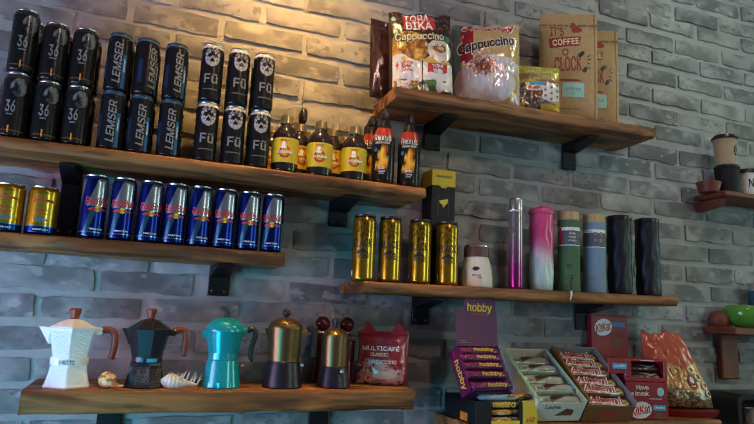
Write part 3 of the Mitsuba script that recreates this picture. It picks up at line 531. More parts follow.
# ------------------------------------------------------------------ bags
class Bag:
    """A filled pouch: front and back sheet, width W, height H, belly T; local x right, z up, front towards -y"""
    def __init__(s, W, H, T, seed=0, crimp=.02, taper=0.0, wr=.003, foot=.0, topn=None, n=(70, 90), flat=.0, shear=0.0, art=None, crumple=0.0):
        s.__dict__.update(W=W, H=H, T=T, seed=seed, crimp=crimp, taper=taper, wr=wr, foot=foot, n=n, flat=flat, topn=topn, shear=shear, art=art or (W, H), crumple=crumple)
    def y(s, u, v):
        a = np.clip(1 - np.abs(2 * u - 1) ** 2.6, 0, 1) ** .55; vb = np.clip(v / (1 - s.crimp / s.H), 0, 1)
        b = np.clip(1 - np.abs(2 * vb - 1) ** 3.0, 0, 1) ** .6 if not s.foot else np.clip(1 - vb ** 2.2, 0, 1) ** .8 * (.55 + .45 * np.clip(v / .12, 0, 1) ** .5)
        cr = s.crumple * np.clip((.42 - v) / .08, 0, 1) * (np.abs(meshkit.fbm(np.stack([u * 7 + s.seed, v * 7 + u * 3, u * 0 + 4.5], -1), 3) - .5) * 2 - .3)
        w = meshkit.fbm(np.stack([u * 6 + s.seed, v * 6, u * 0 + s.seed], -1), 4) - .5
        w2 = meshkit.fbm(np.stack([u * 14 + 3 * v + s.seed, v * 5, u * 0 + 9 + s.seed], -1), 3) - .5
        return -s.T * a * b * (1 + .5 * s.flat * w) - (s.wr * (w + .6 * w2) + cr) * np.clip(6 * np.minimum(np.minimum(u, 1 - u), .35), 0, 1)
    def pos(s, u, v, back=False):
        y = s.y(u, v); k = 1 - s.taper * np.clip(v, 0, 1) ** 1.4
        x = (u - .5) * s.W * k + s.shear * v; z = v * s.H
        if s.topn is not None: z = z + s.topn(u) * np.clip((v - .8) / .2, 0, 1)
        return np.stack([x, (-.55 * y if back else y) + (.0006 if back else -.0006), z], -1)
    def mesh(s, col, back_col=None):
        nu, nv = s.n; u, v = np.meshgrid(np.linspace(0, 1, nu), np.linspace(0, 1, nv)); u, v = u.ravel(), v.ravel()
        A, Bk = s.pos(u, v), s.pos(u, v, True); i, j = np.meshgrid(np.arange(nu - 1), np.arange(nv - 1)); q = (j * nu + i).ravel(); N = nu * nv
        f = np.stack([q, q + 1, q + nu + 1, q + nu], 1); g = f[:, ::-1] + N
        e = list(range(nu)) + [k * nu + nu - 1 for k in range(1, nv)] + [(nv - 1) * nu + k for k in range(nu - 2, -1, -1)] + [k * nu for k in range(nv - 2, 0, -1)]
        e = np.array(e); r = np.stack([e, e + N, np.roll(e, -1) + N, np.roll(e, -1)], 1)
        V = np.vstack([A, Bk]); F = np.vstack([f, g, r]); c = np.clip(col(u, v), 0, 1)
        bc = c if back_col is None else np.tile(back_col, (N, 1))
        return (V, F), np.vstack([c, bc])
    def decal(s, m):
        """flat decal in metres (x from the middle, y from the bottom) laid on the front sheet"""
        m = fine(m, .005); v = m.vertices * [s.W / s.art[0], s.H / s.art[1], 1]; p = s.pos(v[:, 0] / s.W + .5, v[:, 1] / s.H); p[:, 1] -= .0007 + v[:, 2]
        return trimesh.Trimesh(p, m.faces, process=False)
def place_bag(t, b, col, bsdf, M, decals=(), back=None):
    m, c = b.mesh(col, back); part(t, 'pouch', m, bsdf, True, M, color=c)
    for nm, d, bs in decals: part(t, nm, b.decal(d), bs, False, M)
def nuv(u, v, s, seed=0, o=3): return meshkit.fbm(np.stack([u * s, v * s, u * 0 + seed], -1), o)

# dark cappuccino bag on the top shelf
W, H = .225, .245
def c_tora(u, v):
    g = nuv(u, v * 1.1, 30, 2); bean = nuv(u, v * 1.1, 42, 4, 2); c = lerpc((.02, .010, .008), (.16, .085, .05), (bean - .50) * 6)
    put(c, (v < .76), (.035, .017, .012)); big = nuv(u, v, 7, 8)
    cup = np.hypot((u - .30) / .30, (v - .52) / .21) < 1; c = np.where(cup[:, None], lerpc((.20, .07, .01), (.70, .42, .08), (g - .3) * 1.6 + (big - .5) * 2.2), c)
    mug = np.hypot((u - .78) / .19, (v - .50) / .14) < 1; c = np.where(mug[:, None], lerpc((.58, .52, .42), (.72, .70, .62), g), c); put(c, np.hypot((u - .78) / .11, (v - .53) / .055) < 1, (.32, .11, .03)); put(c, np.hypot((u - .80) / .055, (v - .53) / .025) < 1, (.60, .45, .28))
    put(c, np.hypot((u - .84) / .17, (v - .665) / .045) < .9, (.05, .17, .07)); low = (v < .40 + .04 * np.sin(u * 11)) & (v > .03) & (np.abs(u - .5) > .01)
    f = nuv(u, v, 9, 11); w = base(u, (.74, .73, .70))
    a = ((u % .5) - .25) / .25; red = (np.abs(a + .05) < .62) & (v > .235) & (v < .345) & (f > .40); w[red] = (.46, .03, .035)
    w[(v < .13) & (nuv(u, v, 12, 21) > .52)] = (.42, .20, .04); w[(v < .15) & (nuv(u, v, 13, 31) > .62)] = (.10, .18, .05); w[(v > .34) & (f > .52)] = (.58, .40, .08)
    c[low] = w[low]; put(c, (u < .05) | (u > .98), (.03, .014, .011)); return c
b = Bag(.180, .258, .028, 3, .02, 0, .006, n=(100, 110), topn=lambda u: .004 * np.sin(u * 15), art=(W, H), crumple=.012)
t = thing('coffee_bag', 'dark brown cappuccino bag with a red logo block, leftmost on the top shelf', 'bag', 'coffee bags on the top shelf')
M = Tr(.668, -.130, zTR(.66) + .003) @ Rz(-.255) @ Rx(-.13) @ Ry(-.03)
place_bag(t, b, c_tora, 'print_foil', M, [('logo_block', prism(np.array([(-.062, .182), (.052, .188), (.050, .240), (-.066, .240)]), .0004), 'red_ink'),
    ('logo_block__logo', cat_([text('TORA', w=.094, h=.027, cx=-.012, cy=.229, depth=.0008, rot=.03), text('BIKA', w=.096, h=.030, cx=-.006, cy=.198, depth=.0008, rot=.04)]), 'white_ink'),
    ('title_shadow', text('Cappuccino', w=.180, h=.034, cx=-.006, cy=.1585, rot=.055, depth=.0003), 'black_ink'), ('title', text('Cappuccino', w=.174, h=.029, cx=-.006, cy=.160, rot=.055, depth=.0008), 'cream_ink'),
    ('subtitle', text('& granule', w=.060, h=.011, cx=.040, cy=.138, rot=.055), 'white_ink'), ('seal', prism(ell(.009, .009, 18, -.095, .222), .0006), 'teal_paper'),
    *[('sachet_logo', cat_([text('TORA', w=.040, h=.010, cx=-.058 + k, cy=.076, depth=.0008), text('BIKA', w=.034, h=.009, cx=-.056 + k, cy=.063, depth=.0008)]), 'white_ink') for k in (0, .112)]], back=(.035, .016, .012))
t = thing('coffee_bag', 'dark maroon coffee bag squeezed behind the cappuccino bag with red logo', 'bag', 'coffee bags on the top shelf')
place_bag(t, Bag(.215, .243, .018, 17, .02, 0, .008), lambda u, v: lerpc((.018, .007, .006), (.045, .015, .012), nuv(u, v, 9, 3)), 'print_foil', Tr(.648, -.045, zTR(.645) + .003) @ Rz(.12) @ Rx(-.06))
# white and tan cappuccino pillow bag
W, H = .246, .272
def c_day(u, v):
    c = lerpc((.56, .33, .11), (.68, .48, .22), nuv(u, v, 4, 5)); put(c, u < .12, (.14, .22, .20)); put(c, (u > .12) & (u < .30) & (v > .47 - .2 * (u - .12)), (.42, .012, .02))
    d = np.hypot((u - .60) / .56, (v - .20) / .36); n = nuv(u, v, 8, 6); k = d < 1; c[k] = lerpc((.58, .50, .46), (.74, .71, .68), n[k] * 1.6 - .25); e = nuv(u, v, 5, 16); put(c, k & (e > .60) & (u < .6), (.62, .44, .42))
    ring_ = np.abs(np.hypot((u - .55) / .40, (v - .24) / .25) - 1) < .07; put(c, ring_ & (u > .60) & (v < .34), (.66, .42, .13))
    dd = np.hypot((u - .45) / .19, (v - .42) / .115); sp = nuv(u, v, 60, 7); put(c, (dd + (sp - .5) * 2.2 < .95) & (dd < 1.15), (.40, .17, .09)); put(c, dd + (sp - .5) * 1.4 < .62, (.25, .06, .02)); return c
b = Bag(.198, .260, .038, 8, .012, .0, .008, n=(100, 110), topn=lambda u: .012 * (u - .5) + .004 * np.sin(u * 23), art=(W, H))
t = thing('coffee_bag', 'puffy white and tan cappuccino bag with red stripe and cocoa dusted foam', 'bag', 'coffee bags on the top shelf')
M = Tr(.876, -.118, zTR(.88) + .006) @ Rz(-.40) @ Rx(-.08) @ Ry(.01)
place_bag(t, b, c_day, 'print_foil', M, [('logo_outline', text('Good Day', w=.200, h=.040, cx=.006, cy=.252, rot=.02, slant=.15, depth=.0003), 'white_ink'), ('logo', text('Good Day', w=.190, h=.032, cx=.006, cy=.252, rot=.02, slant=.15, depth=.0008), 'red_ink'),
    ('title_outline', text('Cappuccino', w=.216, h=.052, cx=-.002, cy=.186, rot=.20, depth=.0003, slant=.1), 'white_ink'), ('title', text('Cappuccino', w=.206, h=.041, cx=-.002, cy=.186, rot=.20, depth=.0009, slant=.1), 'black_ink')], back=(.5, .4, .3))
# small yellow bag
W, H = .158, .150
def c_small(u, v):
    c = lerpc((.60, .40, .03), (.46, .43, .04), v * 1.3 - .2); put(c, (v > .56) & (v < .78) & (np.abs(v - .67 - .06 * np.sin(u * 6)) < .07), (.36, .16, .04)); g = nuv(u, v, 26, 5)
    k = (u > .54) & (v > .20) & (v < .60) & (u < .97); c[k] = (.74, .72, .66); sp = (np.hypot(((u * 7) % 1) - .5, ((v * 8 + np.floor(u * 7) * .5) % 1) - .5) < .22); c[k & sp] = (.15, .10, .06); k = (u < .54) & (v > .12) & (v < .56); c[k] = lerpc((.08, .05, .03), (.55, .48, .32), (g[k] - .38) * 4)
    k = (v < .30) & (u > .20) & (v < .40 - .28 * u); c[k] = lerpc((.03, .02, .015), (.34, .30, .26), (g[k] - .3) * 2); k = (v < .13) & (u > .55); c[k] = (.52, .34, .02); put(c, (np.hypot((u - .40) / .19, (v - .36) / .18) < 1) & (v < .46), (.12, .05, .03)); put(c, np.hypot((u - .40) / .19, (v - .46) / .06) < 1, (.66, .58, .48)); put(c, np.hypot((u - .40) / .13, (v - .47) / .035) < 1, (.30, .13, .05)); return c
b = Bag(.131, .146, .016, 12, .01, 0, .004, n=(80, 80), art=(W, H)); t = thing('coffee_bag', 'small yellow and gold coffee bag with a cup print, leaning on the kraft bag', 'bag', 'coffee bags on the top shelf')
M = Tr(1.034, -.150, zTR(1.034) + .003) @ Rz(-.34) @ Rx(-.11) @ Ry(.03)
place_bag(t, b, c_small, 'print_foil', M, [('brand', text('MULTICAFÉ', w=.104, h=.017, cx=.004, cy=.130, rot=.03), 'cream_ink'), ('title', text('Cappuccino', w=.090, h=.018, cx=.010, cy=.103, rot=.05, bold=False, depth=.0006), 'cream_ink'), ('ribbon', prism(rect(.052, .010, -.006, .085), .0004), 'cyan_ink')], back=(.45, .34, .04))
# kraft bags
def c_kraft(u, v):
    c = lerpc((.40, .255, .115), (.50, .335, .165), nuv(u, v, 40, 2)); put(c, (np.abs(u - .045) < .005) | (np.abs(u - .945) < .006), (.20, .06, .03)); put(c, (np.abs(v - .885) < .005) & (nuv(u, v * 0, 120, 3) > .3), (.16, .12, .08)); put(c, np.abs(v - .862) < .002, (.30, .20, .10)); put(c, (v < .10) & (np.abs(v - .085) < .003) & (u > .3) & (u < .7), (.25, .16, .08)); return c
def kraft(label, x, y, rz, W, H):
    b = Bag(W, H, .022, 31 + x, .05, 0, .0025, n=(56, 110), art=(.236, .357)); t = thing('kraft_bag', label, 'bag', 'kraft coffee bags'); M = Tr(x, y, zTR(x) + .004) @ Rz(rz) @ Rx(-.09) @ Ry(.033)
    def q(m, cx, cy): return moved(m, Tr(cx, cy, 0))
    s = 1.0
    red = [text("IT'S", w=.050, h=.036, cx=-.035, cy=.262, rot=-.05), text('O', w=.024, h=.022, cx=-.006, cy=.193), q(prism(np.array([(-.018, .014), (.018, .014), (.012, -.012), (-.012, -.012)]), .0004), .034, .270), q(prism(ell(.009, .006, 16), .0004), .026, .288), q(prism(ell(.006, .008, 14), .0004), .052, .268),
           q(prism(np.array([(-.058, -.019), (.050, -.010), (.056, .020), (-.062, .012)]), .0004), -.004, .225), text('CLOCK', w=.098, h=.044, cx=.004, cy=.158, rot=.05), q(prism(ell(.048, .0035, 24), .0004), .004, .122 - .012)]
    sh = lambda m: moved(m, Tr(-.010, .226, 0) @ np.diag([1.10, 1.12, 1, 1]) @ Tr(0, -.205, 0))
    place_bag(t, b, c_kraft, 'print_matte', M, [('slogan', sh(cat_(red)), 'dark_red_ink'), ('slogan_band', sh(text('COFFEE', w=.098, h=.020, cx=-.004, cy=.226, rot=.08, depth=.0009)), 'cream_ink'),
        ('clock_marks', sh(cat_([prism(ell(.014, .007, 14, .052, .188, .6), .0004), prism(ell(.010, .007, 14, .066, .142, .8), .0004)] + [prism(rect(.003, .014, .0, .0), .0004).apply_transform(Tr(.072 + .010 * math.cos(a), .168 + .030 * math.sin(a), 0) @ Rz(a - math.pi / 2)) for a in (-.6, -.2, .2, .6)])), 'black_ink'),
        ('sticker', prism(rect(.088, .046, .016 * s, .088), .0005), 'teal_paper'), ('sticker_print', cat_([text('COFFEE', w=.060, h=.008, cx=.016 * s, cy=.090, depth=.0008, bold=False), text('100 g', w=.016, h=.004, cx=.016 * s, cy=.076, depth=.0008, bold=False)]), 'grey_paper')], back=(.42, .27, .12))
kraft('kraft paper coffee bag with red lettering and mint sticker, in front', 1.166, -.118, -.47, .178, .366)
kraft('kraft paper coffee bag half hidden behind the other one', 1.292, -.074, -.48, .170, .352)
t = thing('dark_packet', 'dark reddish packet edge standing behind the kraft bags', 'packet')
place_bag(t, Bag(.12, .13, .010, 5, .01, 0, .002, n=(30, 30)), lambda u, v: lerpc((.05, .02, .015), (.16, .03, .02), nuv(u, v, 6, 3)), 'print_foil', Tr(1.372, -.022, zTR(1.372) + .002) @ Rx(-.03))

# red multicafe bag on the moka shelf
W, H = .140, .136
def c_multi(u, v):
    c = lerpc((.20, .012, .022), (.34, .035, .045), nuv(u, v, 5, 5)); k = (v < .36 + .08 * np.sin(u * 5)); c[k] = lerpc((.42, .16, .16), (.62, .42, .36), (nuv(u, v, 9, 6)[k] - .3) * 2); put(c, k & (nuv(u, v, 17, 7) > .63), (.05, .02, .02)); put(c, (np.hypot((u - .55) / .22, (v - .17) / .07) < 1) & (v < .36), (.66, .56, .50)); put(c, (u > .93), (.22, .02, .025)); return c
b = Bag(.132, .133, .024, 41, .004, 0, .0035, n=(60, 64), art=(W, H)); t = thing('coffee_bag', 'dark red cappuccino bag at the right end of the moka pot shelf', 'bag')
M = Tr(.590, -.112, ZL3 + .002) @ Rz(-.45) @ Rx(-.08) @ np.diag([1, 1, 1, 1.0])
place_bag(t, b, c_multi, 'print_foil', M, [('brand', text('MULTICAFÉ', w=.100, h=.0145, cx=-.004, cy=.092), 'white_ink'), ('variety', text('CLASSIC', w=.050, h=.0095, cx=-.008, cy=.075), 'cream_ink'), ('title', text('Cappuccino', w=.084, h=.0155, cx=-.003, cy=.057, bold=False, slant=.2), 'white_ink')], back=(.2, .015, .02))
for sx, hh in ((-.040, .026), (.044, .028)):
    m = trimesh.convex.convex_hull(np.array([(sx - .024, -.006, .128), (sx + .022, -.008, .128), (sx - .026, .010, .130), (sx + .024, .010, .130), (sx - .006, .002, .132 + hh), (sx - .002, .003, .132 + hh)])); part(t, 'top_fold', m, mat('bag_red', (.24, .015, .025), .25, clear=.6) if sx < 0 else 'bag_red', False, M @ np.diag([.943, 1, .98, 1]))
part(t, 'side_gusset', box(W / 2 - .014, W / 2 - .002, -.004, .040, .003, H + .004, .003), 'bag_red', False, M @ np.diag([.943, 1, .98, 1]))

# ------------------------------------------------------------------ moka pots
def facet(n, phase=0.0, amount=1.0):
    a = 2 * np.pi / n
    def fn(th, r, z):
        t = (th + phase) % a - a / 2; f = math.cos(a / 2) / np.cos(t); return r * (1 - amount + amount * f)
    return fn
def diamonds(n, phase, z0, z1, depth, rows, per):
    """facets with a relief of little diamond pyramids"""
    fc = facet(n, phase)
    def fn(th, r, z):
        if not z0 < z < z1: return fc(th, r, z)
        a = th * n * per / (2 * np.pi); b = (z - z0) / (z1 - z0) * rows; u, v = (a + b), (a - b)
        d = np.minimum(np.minimum(u % 1, 1 - u % 1), np.minimum(v % 1, 1 - v % 1)); return fc(th, r, z) - depth + 2 * depth * d
    return fn
def loft(prof, n, fn, m=60):
    p = np.array(prof); d = np.r_[0, np.cumsum(np.linalg.norm(np.diff(p, axis=0), axis=1))]; q = np.unique(np.r_[np.linspace(0, d[-1], m), d]); return lathe(np.stack([np.interp(q, d, p[:, 0]), np.interp(q, d, p[:, 1])], 1), n, fn)
def spout(r, z0, z1, reach, ang, w=.018):
    """a V lip at the rim: hull, pointing along angle ang (0 = +x)"""
    P = [(r * .80, -w, z1), (r * .80, w, z1), (r + reach, -.002, z1 + .002), (r + reach, .002, z1 + .002), (r * .90, -w * .6, z0 + .01), (r * .90, w * .6, z0 + .01), (r * .93, 0, z0), (r * .8, 0, z0)]
    return moved(trimesh.convex.convex_hull(np.array(P)), Rz(ang))
PX = lambda x, k=.0: x
def moka(label, x, y, n, base_r, waist_r, top_r, hb, hc, ht, hl, mats, ph=.2, relief=None, spr=.02, spa=math.pi, dome=False):
    t = thing('moka_pot', label, 'moka pot', 'moka pots'); M = Tr(x, y, ZL3); mb, mu, ml = mats
    fn = facet(n, ph) if n else None
    fb = diamonds(n, ph, .006, hb - .006, .0030, 7, 3) if relief in ('both', 'base') else fn; fu = diamonds(n, ph, hc + .004, ht - .006, .0022, 7, 3) if relief == 'both' else fn
    part(t, 'boiler', loft([(.0004, .002), (base_r * .95, 0), (base_r, .003), (waist_r * 1.02, hb), (waist_r * .96, hb + .002), (.0004, hb + .002)], 192, fb, 90), mb, False if relief else 25 if n else 40, M)
    part(t, 'collar', lathe([(waist_r * .9, hb + .001), (waist_r * .965, hb + .002), (waist_r * .965, hc), (waist_r * .9, hc)], 72), mu, 30, M)
    part(t, 'jug', loft([(waist_r * .9, hc - .001), (waist_r * .985, hc), (top_r, ht), (top_r * .97, ht + .0015), (.0004, ht + .0015)], 192, fu, 80), mu, False if relief == 'both' else 25 if n else 40, M)
    part(t, 'spout', spout(top_r * .97, hc + (ht - hc) * .45, ht, spr, spa), mu, 30, M)
    return t, M
# 1 white faceted pot
zt = lambda z: z - ZL3
t, M = moka('white faceted moka pot with reddish wooden knob and handle, leftmost on the shelf', -.128, -.150, 6, .0500, .0380, .0495, .044, .060, .120, .14, ('white_enamel', 'white_enamel', 'white_enamel'), -.05, 'both', .017, math.pi * .98)
part(t, 'lid', loft([(.0495, .121), (.0485, .124), (.020, .137), (.012, .139), (.0004, .139)], 96, facet(6, -.05), 30), 'white_enamel', 25, M)
part(t, 'knob', loft([(.0075, .139), (.0085, .142), (.0125, .158), (.0105, .162), (.0004, .162)], 48, facet(8), 14), 'wood_handle', 40, M)
part(t, 'hinge', box(.038, .058, -.008, .008, .108, .123, .002), 'white_enamel', False, M)
part(t, 'handle', tube(spline([(.050, 0, .112), (.066, 0, .119), (.080, 0, .112), (.084, 0, .090), (.079, 0, .058)], 26), np.linspace(.0075, .0068, 26), 12), 'wood_handle', True, M)
part(t, 'lettering', wrap(text('B.RETTO', w=.030, h=.0085, cx=-.002, cy=.052), .0367), 'black_ink', False, M)
# 2 black faceted pot
t, M = moka('black faceted moka pot with reddish wooden knob and handle, between the two seashells', .024, -.150, 8, .0440, .0325, .0450, .052, .064, .122, .14, ('black_enamel', 'black_enamel', 'black_enamel'), .59, 'base', .013, math.pi)
part(t, 'lid', loft([(.0450, .123), (.0440, .126), (.020, .142), (.010, .145), (.0004, .145)], 96, facet(8, .59), 30), 'black_enamel', 25, M)
part(t, 'knob', loft([(.0065, .145), (.0075, .148), (.0115, .164), (.010, .168), (.0004, .168)], 48, facet(8), 14), 'wood_handle', 40, M)
part(t, 'hinge', box(.036, .056, -.008, .008, .110, .124, .002), 'black_enamel', False, M)
part(t, 'handle', tube(spline([(.050, 0, .118), (.064, 0, .124), (.074, 0, .118), (.077, 0, .098), (.075, 0, .066)], 26), np.linspace(.0072, .0062, 26), 12), 'wood_handle', True, M)
part(t, 'badge', wrap(fine(prism(rect(.022, .0075, .010, .058), .0006)), .0314), 'cyan_ink', False, M, label='small blue badge on the collar')
# 3 teal pot
t, M = moka('glossy teal moka pot with a black curved handle, right of the spiky shell', .186, -.150, 0, .0430, .0335, .0425, .060, .076, .124, .15, ('teal_enamel', 'teal_enamel', 'teal_enamel'), 0, None, .012, math.pi)
part(t, 'foot', loft([(.0425, .001), (.0438, .002), (.0432, .013), (.041, .015)], 96, facet(10, .2), 10), 'teal_enamel', 25, M)
part(t, 'lid', lathe([(.0430, .124)] + [(.0430 * math.cos(a), .125 + .030 * math.sin(a)) for a in np.linspace(.05, 1.5, 12)] + [(.0004, .155)], 56), 'teal_enamel', 40, M)
part(t, 'knob', tube(spline([(.0, 0, .153), (.001, 0, .165), (-.004, 0, .173), (-.012, 0, .176)], 14), np.linspace(.0065, .004, 14), 10), 'dark_handle', True, M)
part(t, 'hinge', box(.036, .052, -.007, .007, .118, .132, .002), 'teal_enamel', False, M)
part(t, 'handle', tube(spline([(.050, 0, .124), (.062, 0, .130), (.070, 0, .118), (.064, 0, .092), (.062, 0, .070), (.068, 0, .060)], 30), np.linspace(.0065, .005, 30), 12), 'dark_handle', True, M)
part(t, 'valve', moved(lathe([(.003, 0), (.003, .006), (.0004, .007)], 14), Tr(.040, -.010, .048) @ Ry(math.pi / 2)), 'aluminium', 40, M)
# 4 bronze pot
t, M = moka('bronze moka pot with dark base and round knob, larger of the two bronze pots', .326, -.150, 0, .0465, .0370, .0400, .058, .068, .132, .15, ('dark_bronze', 'bronze', 'bronze'), 0, None, .010, math.pi)
part(t, 'lid', lathe([(.0405, .132), (.0410, .135)] + [(.0405 * math.cos(a), .136 + .024 * math.sin(a)) for a in np.linspace(.08, 1.35, 12)] + [(.0004, .160)], 56), 'bronze', 40, M)
part(t, 'knob', cat_([ball(.0095, (0, 0, .171)), lathe([(.005, .158), (.0045, .165), (.0004, .165)], 20)]), 'dark_handle', True, M)
part(t, 'hinge', box(.036, .056, -.006, .006, .122, .134, .002), 'cap_gold', False, M)
part(t, 'handle', cat_([box(.052, .078, -.008, .008, .128, .142, .003), box(.064, .078, -.008, .008, .068, .142, .003)]), 'dark_handle', False, M)
part(t, 'valve', moved(lathe([(.004, 0), (.004, .006), (.0004, .008)], 14), Tr(.036, -.022, .052) @ Rz(-.5) @ Ry(math.pi / 2)), 'aluminium', 40, M)
# 5 small bronze pot
t, M = moka('small bronze moka pot with dark base, in front of the two red pots', .450, -.150, 0, .0410, .0320, .0320, .048, .056, .120, .14, ('dark_bronze', 'bronze', 'bronze'), 0, None, .004, math.pi)
part(t, 'lid', lathe([(.0315, .120), (.0320, .123), (.027, .131), (.013, .139), (.0004, .141)], 48), 'bronze', 40, M)
part(t, 'knob', lathe([(.004, .140), (.0065, .146), (.0085, .158), (.007, .163), (.0004, .164)], 24), 'dark_handle', 40, M)
part(t, 'handle', cat_([box(.030, .060, -.007, .007, .108, .120, .003), box(.049, .060, -.007, .007, .060, .120, .003)]), 'dark_handle', False, M)
part(t, 'valve', moved(lathe([(.0055, 0), (.0055, .004), (.003, .007), (.0004, .0075)], 16), Tr(.008, -.037, .040) @ Rx(math.pi / 2)), 'aluminium', 40, M)
# two red pots behind
for x, w in ((.446, 'left one'), (.512, 'right one')):
    t = thing('red_pot', f'dark red pot with a round glossy red knob behind the small bronze pot, {w}', 'moka pot', 'red pots'); M = Tr(x, -.045, ZL3)
    part(t, 'body', lathe([(.0004, .001), (.027, 0), (.028, .004), (.025, .055), (.0265, .060), (.028, .112), (.026, .118), (.010, .124), (.0004, .124)], 48), 'wine_gloss', 40, M)
    part(t, 'knob', ball(.0195, (0, 0, .1475)), 'wine_gloss', True, M); part(t, 'neck', lathe([(.006, .122), (.005, .134), (.0004, .134)], 20), 'aluminium', 40, M)

# ------------------------------------------------------------------ seashells
t = thing('snail_shell', 'small round amber snail shell between the white and the black moka pots', 'seashell')
m = trimesh.creation.icosphere(subdivisions=5, radius=1.0); v = m.vertices; pol = np.arccos(np.clip(-v[:, 1], -1, 1)); az = np.arctan2(v[:, 2], v[:, 0])
gr = np.abs(((az / (2 * np.pi) + pol * 1.15) % 1.0) - .5) * 2     # one groove winding out from the tip that faces the room
m.vertices = v * (1 - .13 * np.clip((gr - .72) / .28, 0, 1) ** 1.5)[:, None] * [.0178, .0160, .0170]
m.apply_transform(Tr(-.050, -.175, ZL3 + .0172) @ Rz(-.35) @ Rx(-.2)); part(t, 'spiral', m, 'shell_amber', True)
m2 = moved(tube(spline([(0, 0, 0), (.010, -.002, -.003), (.020, -.003, -.0045), (.027, -.002, -.004)], 14), np.linspace(.0075, .0010, 14), 14), Tr(-.043, -.182, ZL3 + .0112)); part(t, 'lip', m2, 'shell_amber', True)
t = thing('spiky_shell', 'cream spiky murex shell lying in front of the black and teal moka pots', 'seashell')
ax = lambda q: np.array([.056 + .078 * q, -.172, ZL3 + .0155 - .008 * q]); rr = lambda q: np.interp(q, [0, .1, .22, .30, .45, .6, .8, 1], [.003, .012, .0155, .0165, .0150, .0095, .005, .0022])
q_ = np.linspace(0, 1, 46); m = tube([ax(q) for q in q_], [rr(q) * (1 + .06 * math.sin(q * 60)) for q in q_], 22); part(t, 'body', m, 'shell_cream', True)
srng = np.random.default_rng(5)
for q in np.linspace(.12, .98, 9):
    for a in (-.35, .75):
        L = (.013 if q < .45 else .022) * srng.uniform(.7, 1.15); d = np.array([.35 * srng.uniform(.3, 1.2), -math.sin(a) * .8, math.cos(a)]); d /= np.linalg.norm(d); p = ax(q) + d * rr(q) * .8
        part(t, 'spike', tube([p, p + d * L * .5 + [.001, 0, 0], p + d * L + [.003, 0, 0]], [.0016, .0010, .0003], 7), 'shell_cream', True)

# ------------------------------------------------------------------ chocolate boxes
def frame(O, yaw, tilt): return Tr(*O) @ Rz(math.radians(yaw)) @ Rx(math.radians(tilt))
def top(m, u, v, w): return moved(m, Tr(u, v, w))            # decal facing +w, reading along u
def front(m, u, v, w): return moved(m, Tr(u, v, w) @ Rx(math.pi / 2))     # decal facing -v
def left(m, u, v, w, r=0): return moved(m, Tr(u, v, w) @ Rz(-math.pi / 2) @ Rx(math.pi / 2) @ Rz(r))    # decal facing -u
def bar_mesh(L, w, h, col, seed):
    nu, nv = 40, 14; u, v = np.meshgrid(np.linspace(0, 1, nu), np.linspace(0, 1, nv)); u, v = u.ravel(), v.ravel()
    e = np.clip(np.minimum(u, 1 - u) / .09, 0, 1) ** .5; a = np.clip(1 - np.abs(2 * v - 1) ** 2.4, 0, 1) ** .5; wr = (meshkit.fbm(np.stack([u * 12, v * 3, u * 0 + seed], -1), 3) - .5) * .004
    zt_ = h * .5 + (h * .5 * a + wr) * e; zb_ = h * .5 - h * .5 * a * e; wd = w * (.88 + .12 * (1 - e))
    A = np.stack([(u - .5) * L, (v - .5) * wd, zt_ + .0004], 1); Bk = np.stack([(u - .5) * L, (v - .5) * wd, zb_ - .0004], 1); N = nu * nv
    i, j = np.meshgrid(np.arange(nu - 1), np.arange(nv - 1)); q = (j * nu + i).ravel(); f = np.stack([q, q + 1, q + nu + 1, q + nu], 1)
    ed = np.array(list(range(nu)) + [k * nu + nu - 1 for k in range(1, nv)] + [(nv - 1) * nu + k for k in range(nu - 2, -1, -1)] + [k * nu for k in range(nv - 2, 0, -1)])
    V = np.vstack([A, Bk]); F = np.vstack([f, f[:, ::-1] + N, np.stack([ed, ed + N, np.roll(ed, -1) + N, np.roll(ed, -1)], 1)]); c = np.clip(col(u, v), 0, 1)
    return (V, F), np.vstack([c, c])
def bars(kind, label, group, M, W, vs, w, h, zb, col, decals, jitter):
    jr = np.random.default_rng(len(kind) * 13)
    m, c = bar_mesh(W, w, h, col, len(kind)); ply = mikit.ply(m, 'print_foil', smooth=True, color=c); D_ = [(n, mikit.ply(moved(d, Tr(0, 0, h + .0008)), b)) for n, d, b in decals]
    for i, (v, du) in enumerate(zip(vs, jitter)):
        t = thing(kind, label(i, len(vs)), 'chocolate bar', group); B_ = M @ Tr(du[0], v, zb + du[1]) @ Rz(jr.uniform(-.03, .03)) @ Rx(du[2])
        part(t, 'wrapper', ply, None, M=B_)
        for n, d in D_: part(t, n, d, None, M=B_)
def nth(i, n): return ['front', 'second from the front', 'third from the front', 'fourth from the front', 'fifth from the front', 'rearmost'][i if i < n - 1 else 5]

# cream box
O, W, L, H = (.980, -.191, 1.250), .153, .221, .067; M = frame(O, -1.1, 34.1); k = .002
t = thing('bar_box', 'cream cardboard display box of milk chocolate bars, leaning on the wall', 'box')
part(t, 'base', box(0, W, 0, L, 0, k), 'cream_card', False, M); part(t, 'front_panel', box(0, W, 0, k, .0005, H * .93), 'cream_card', False, M); part(t, 'back_panel', box(0, W, L - k, L, .0005, H), 'cream_card', False, M)
part(t, 'left_panel', box(0, k, 0, L, .0005, H), 'cream_card', False, M); part(t, 'right_panel', box(W - k, W, 0, L, .0005, H), 'cream_card', False, M); part(t, 'left_fold', box(-.0002, .010, 0, L, H, H + .0015, .0005), 'green_edge', False, M); part(t, 'right_fold', box(W - .008, W, 0, L, H, H + .0015, .0005), 'green_edge', False, M)
part(t, 'right_lining', box(W - .012, W - .008, .05, L, H - .004, H + .0012, .0005), 'blue_edge', False, M)
part(t, 'tray', box(.004, W - .004, .004, L - .004, k, H - .034, .001), 'cream_card', False, M)
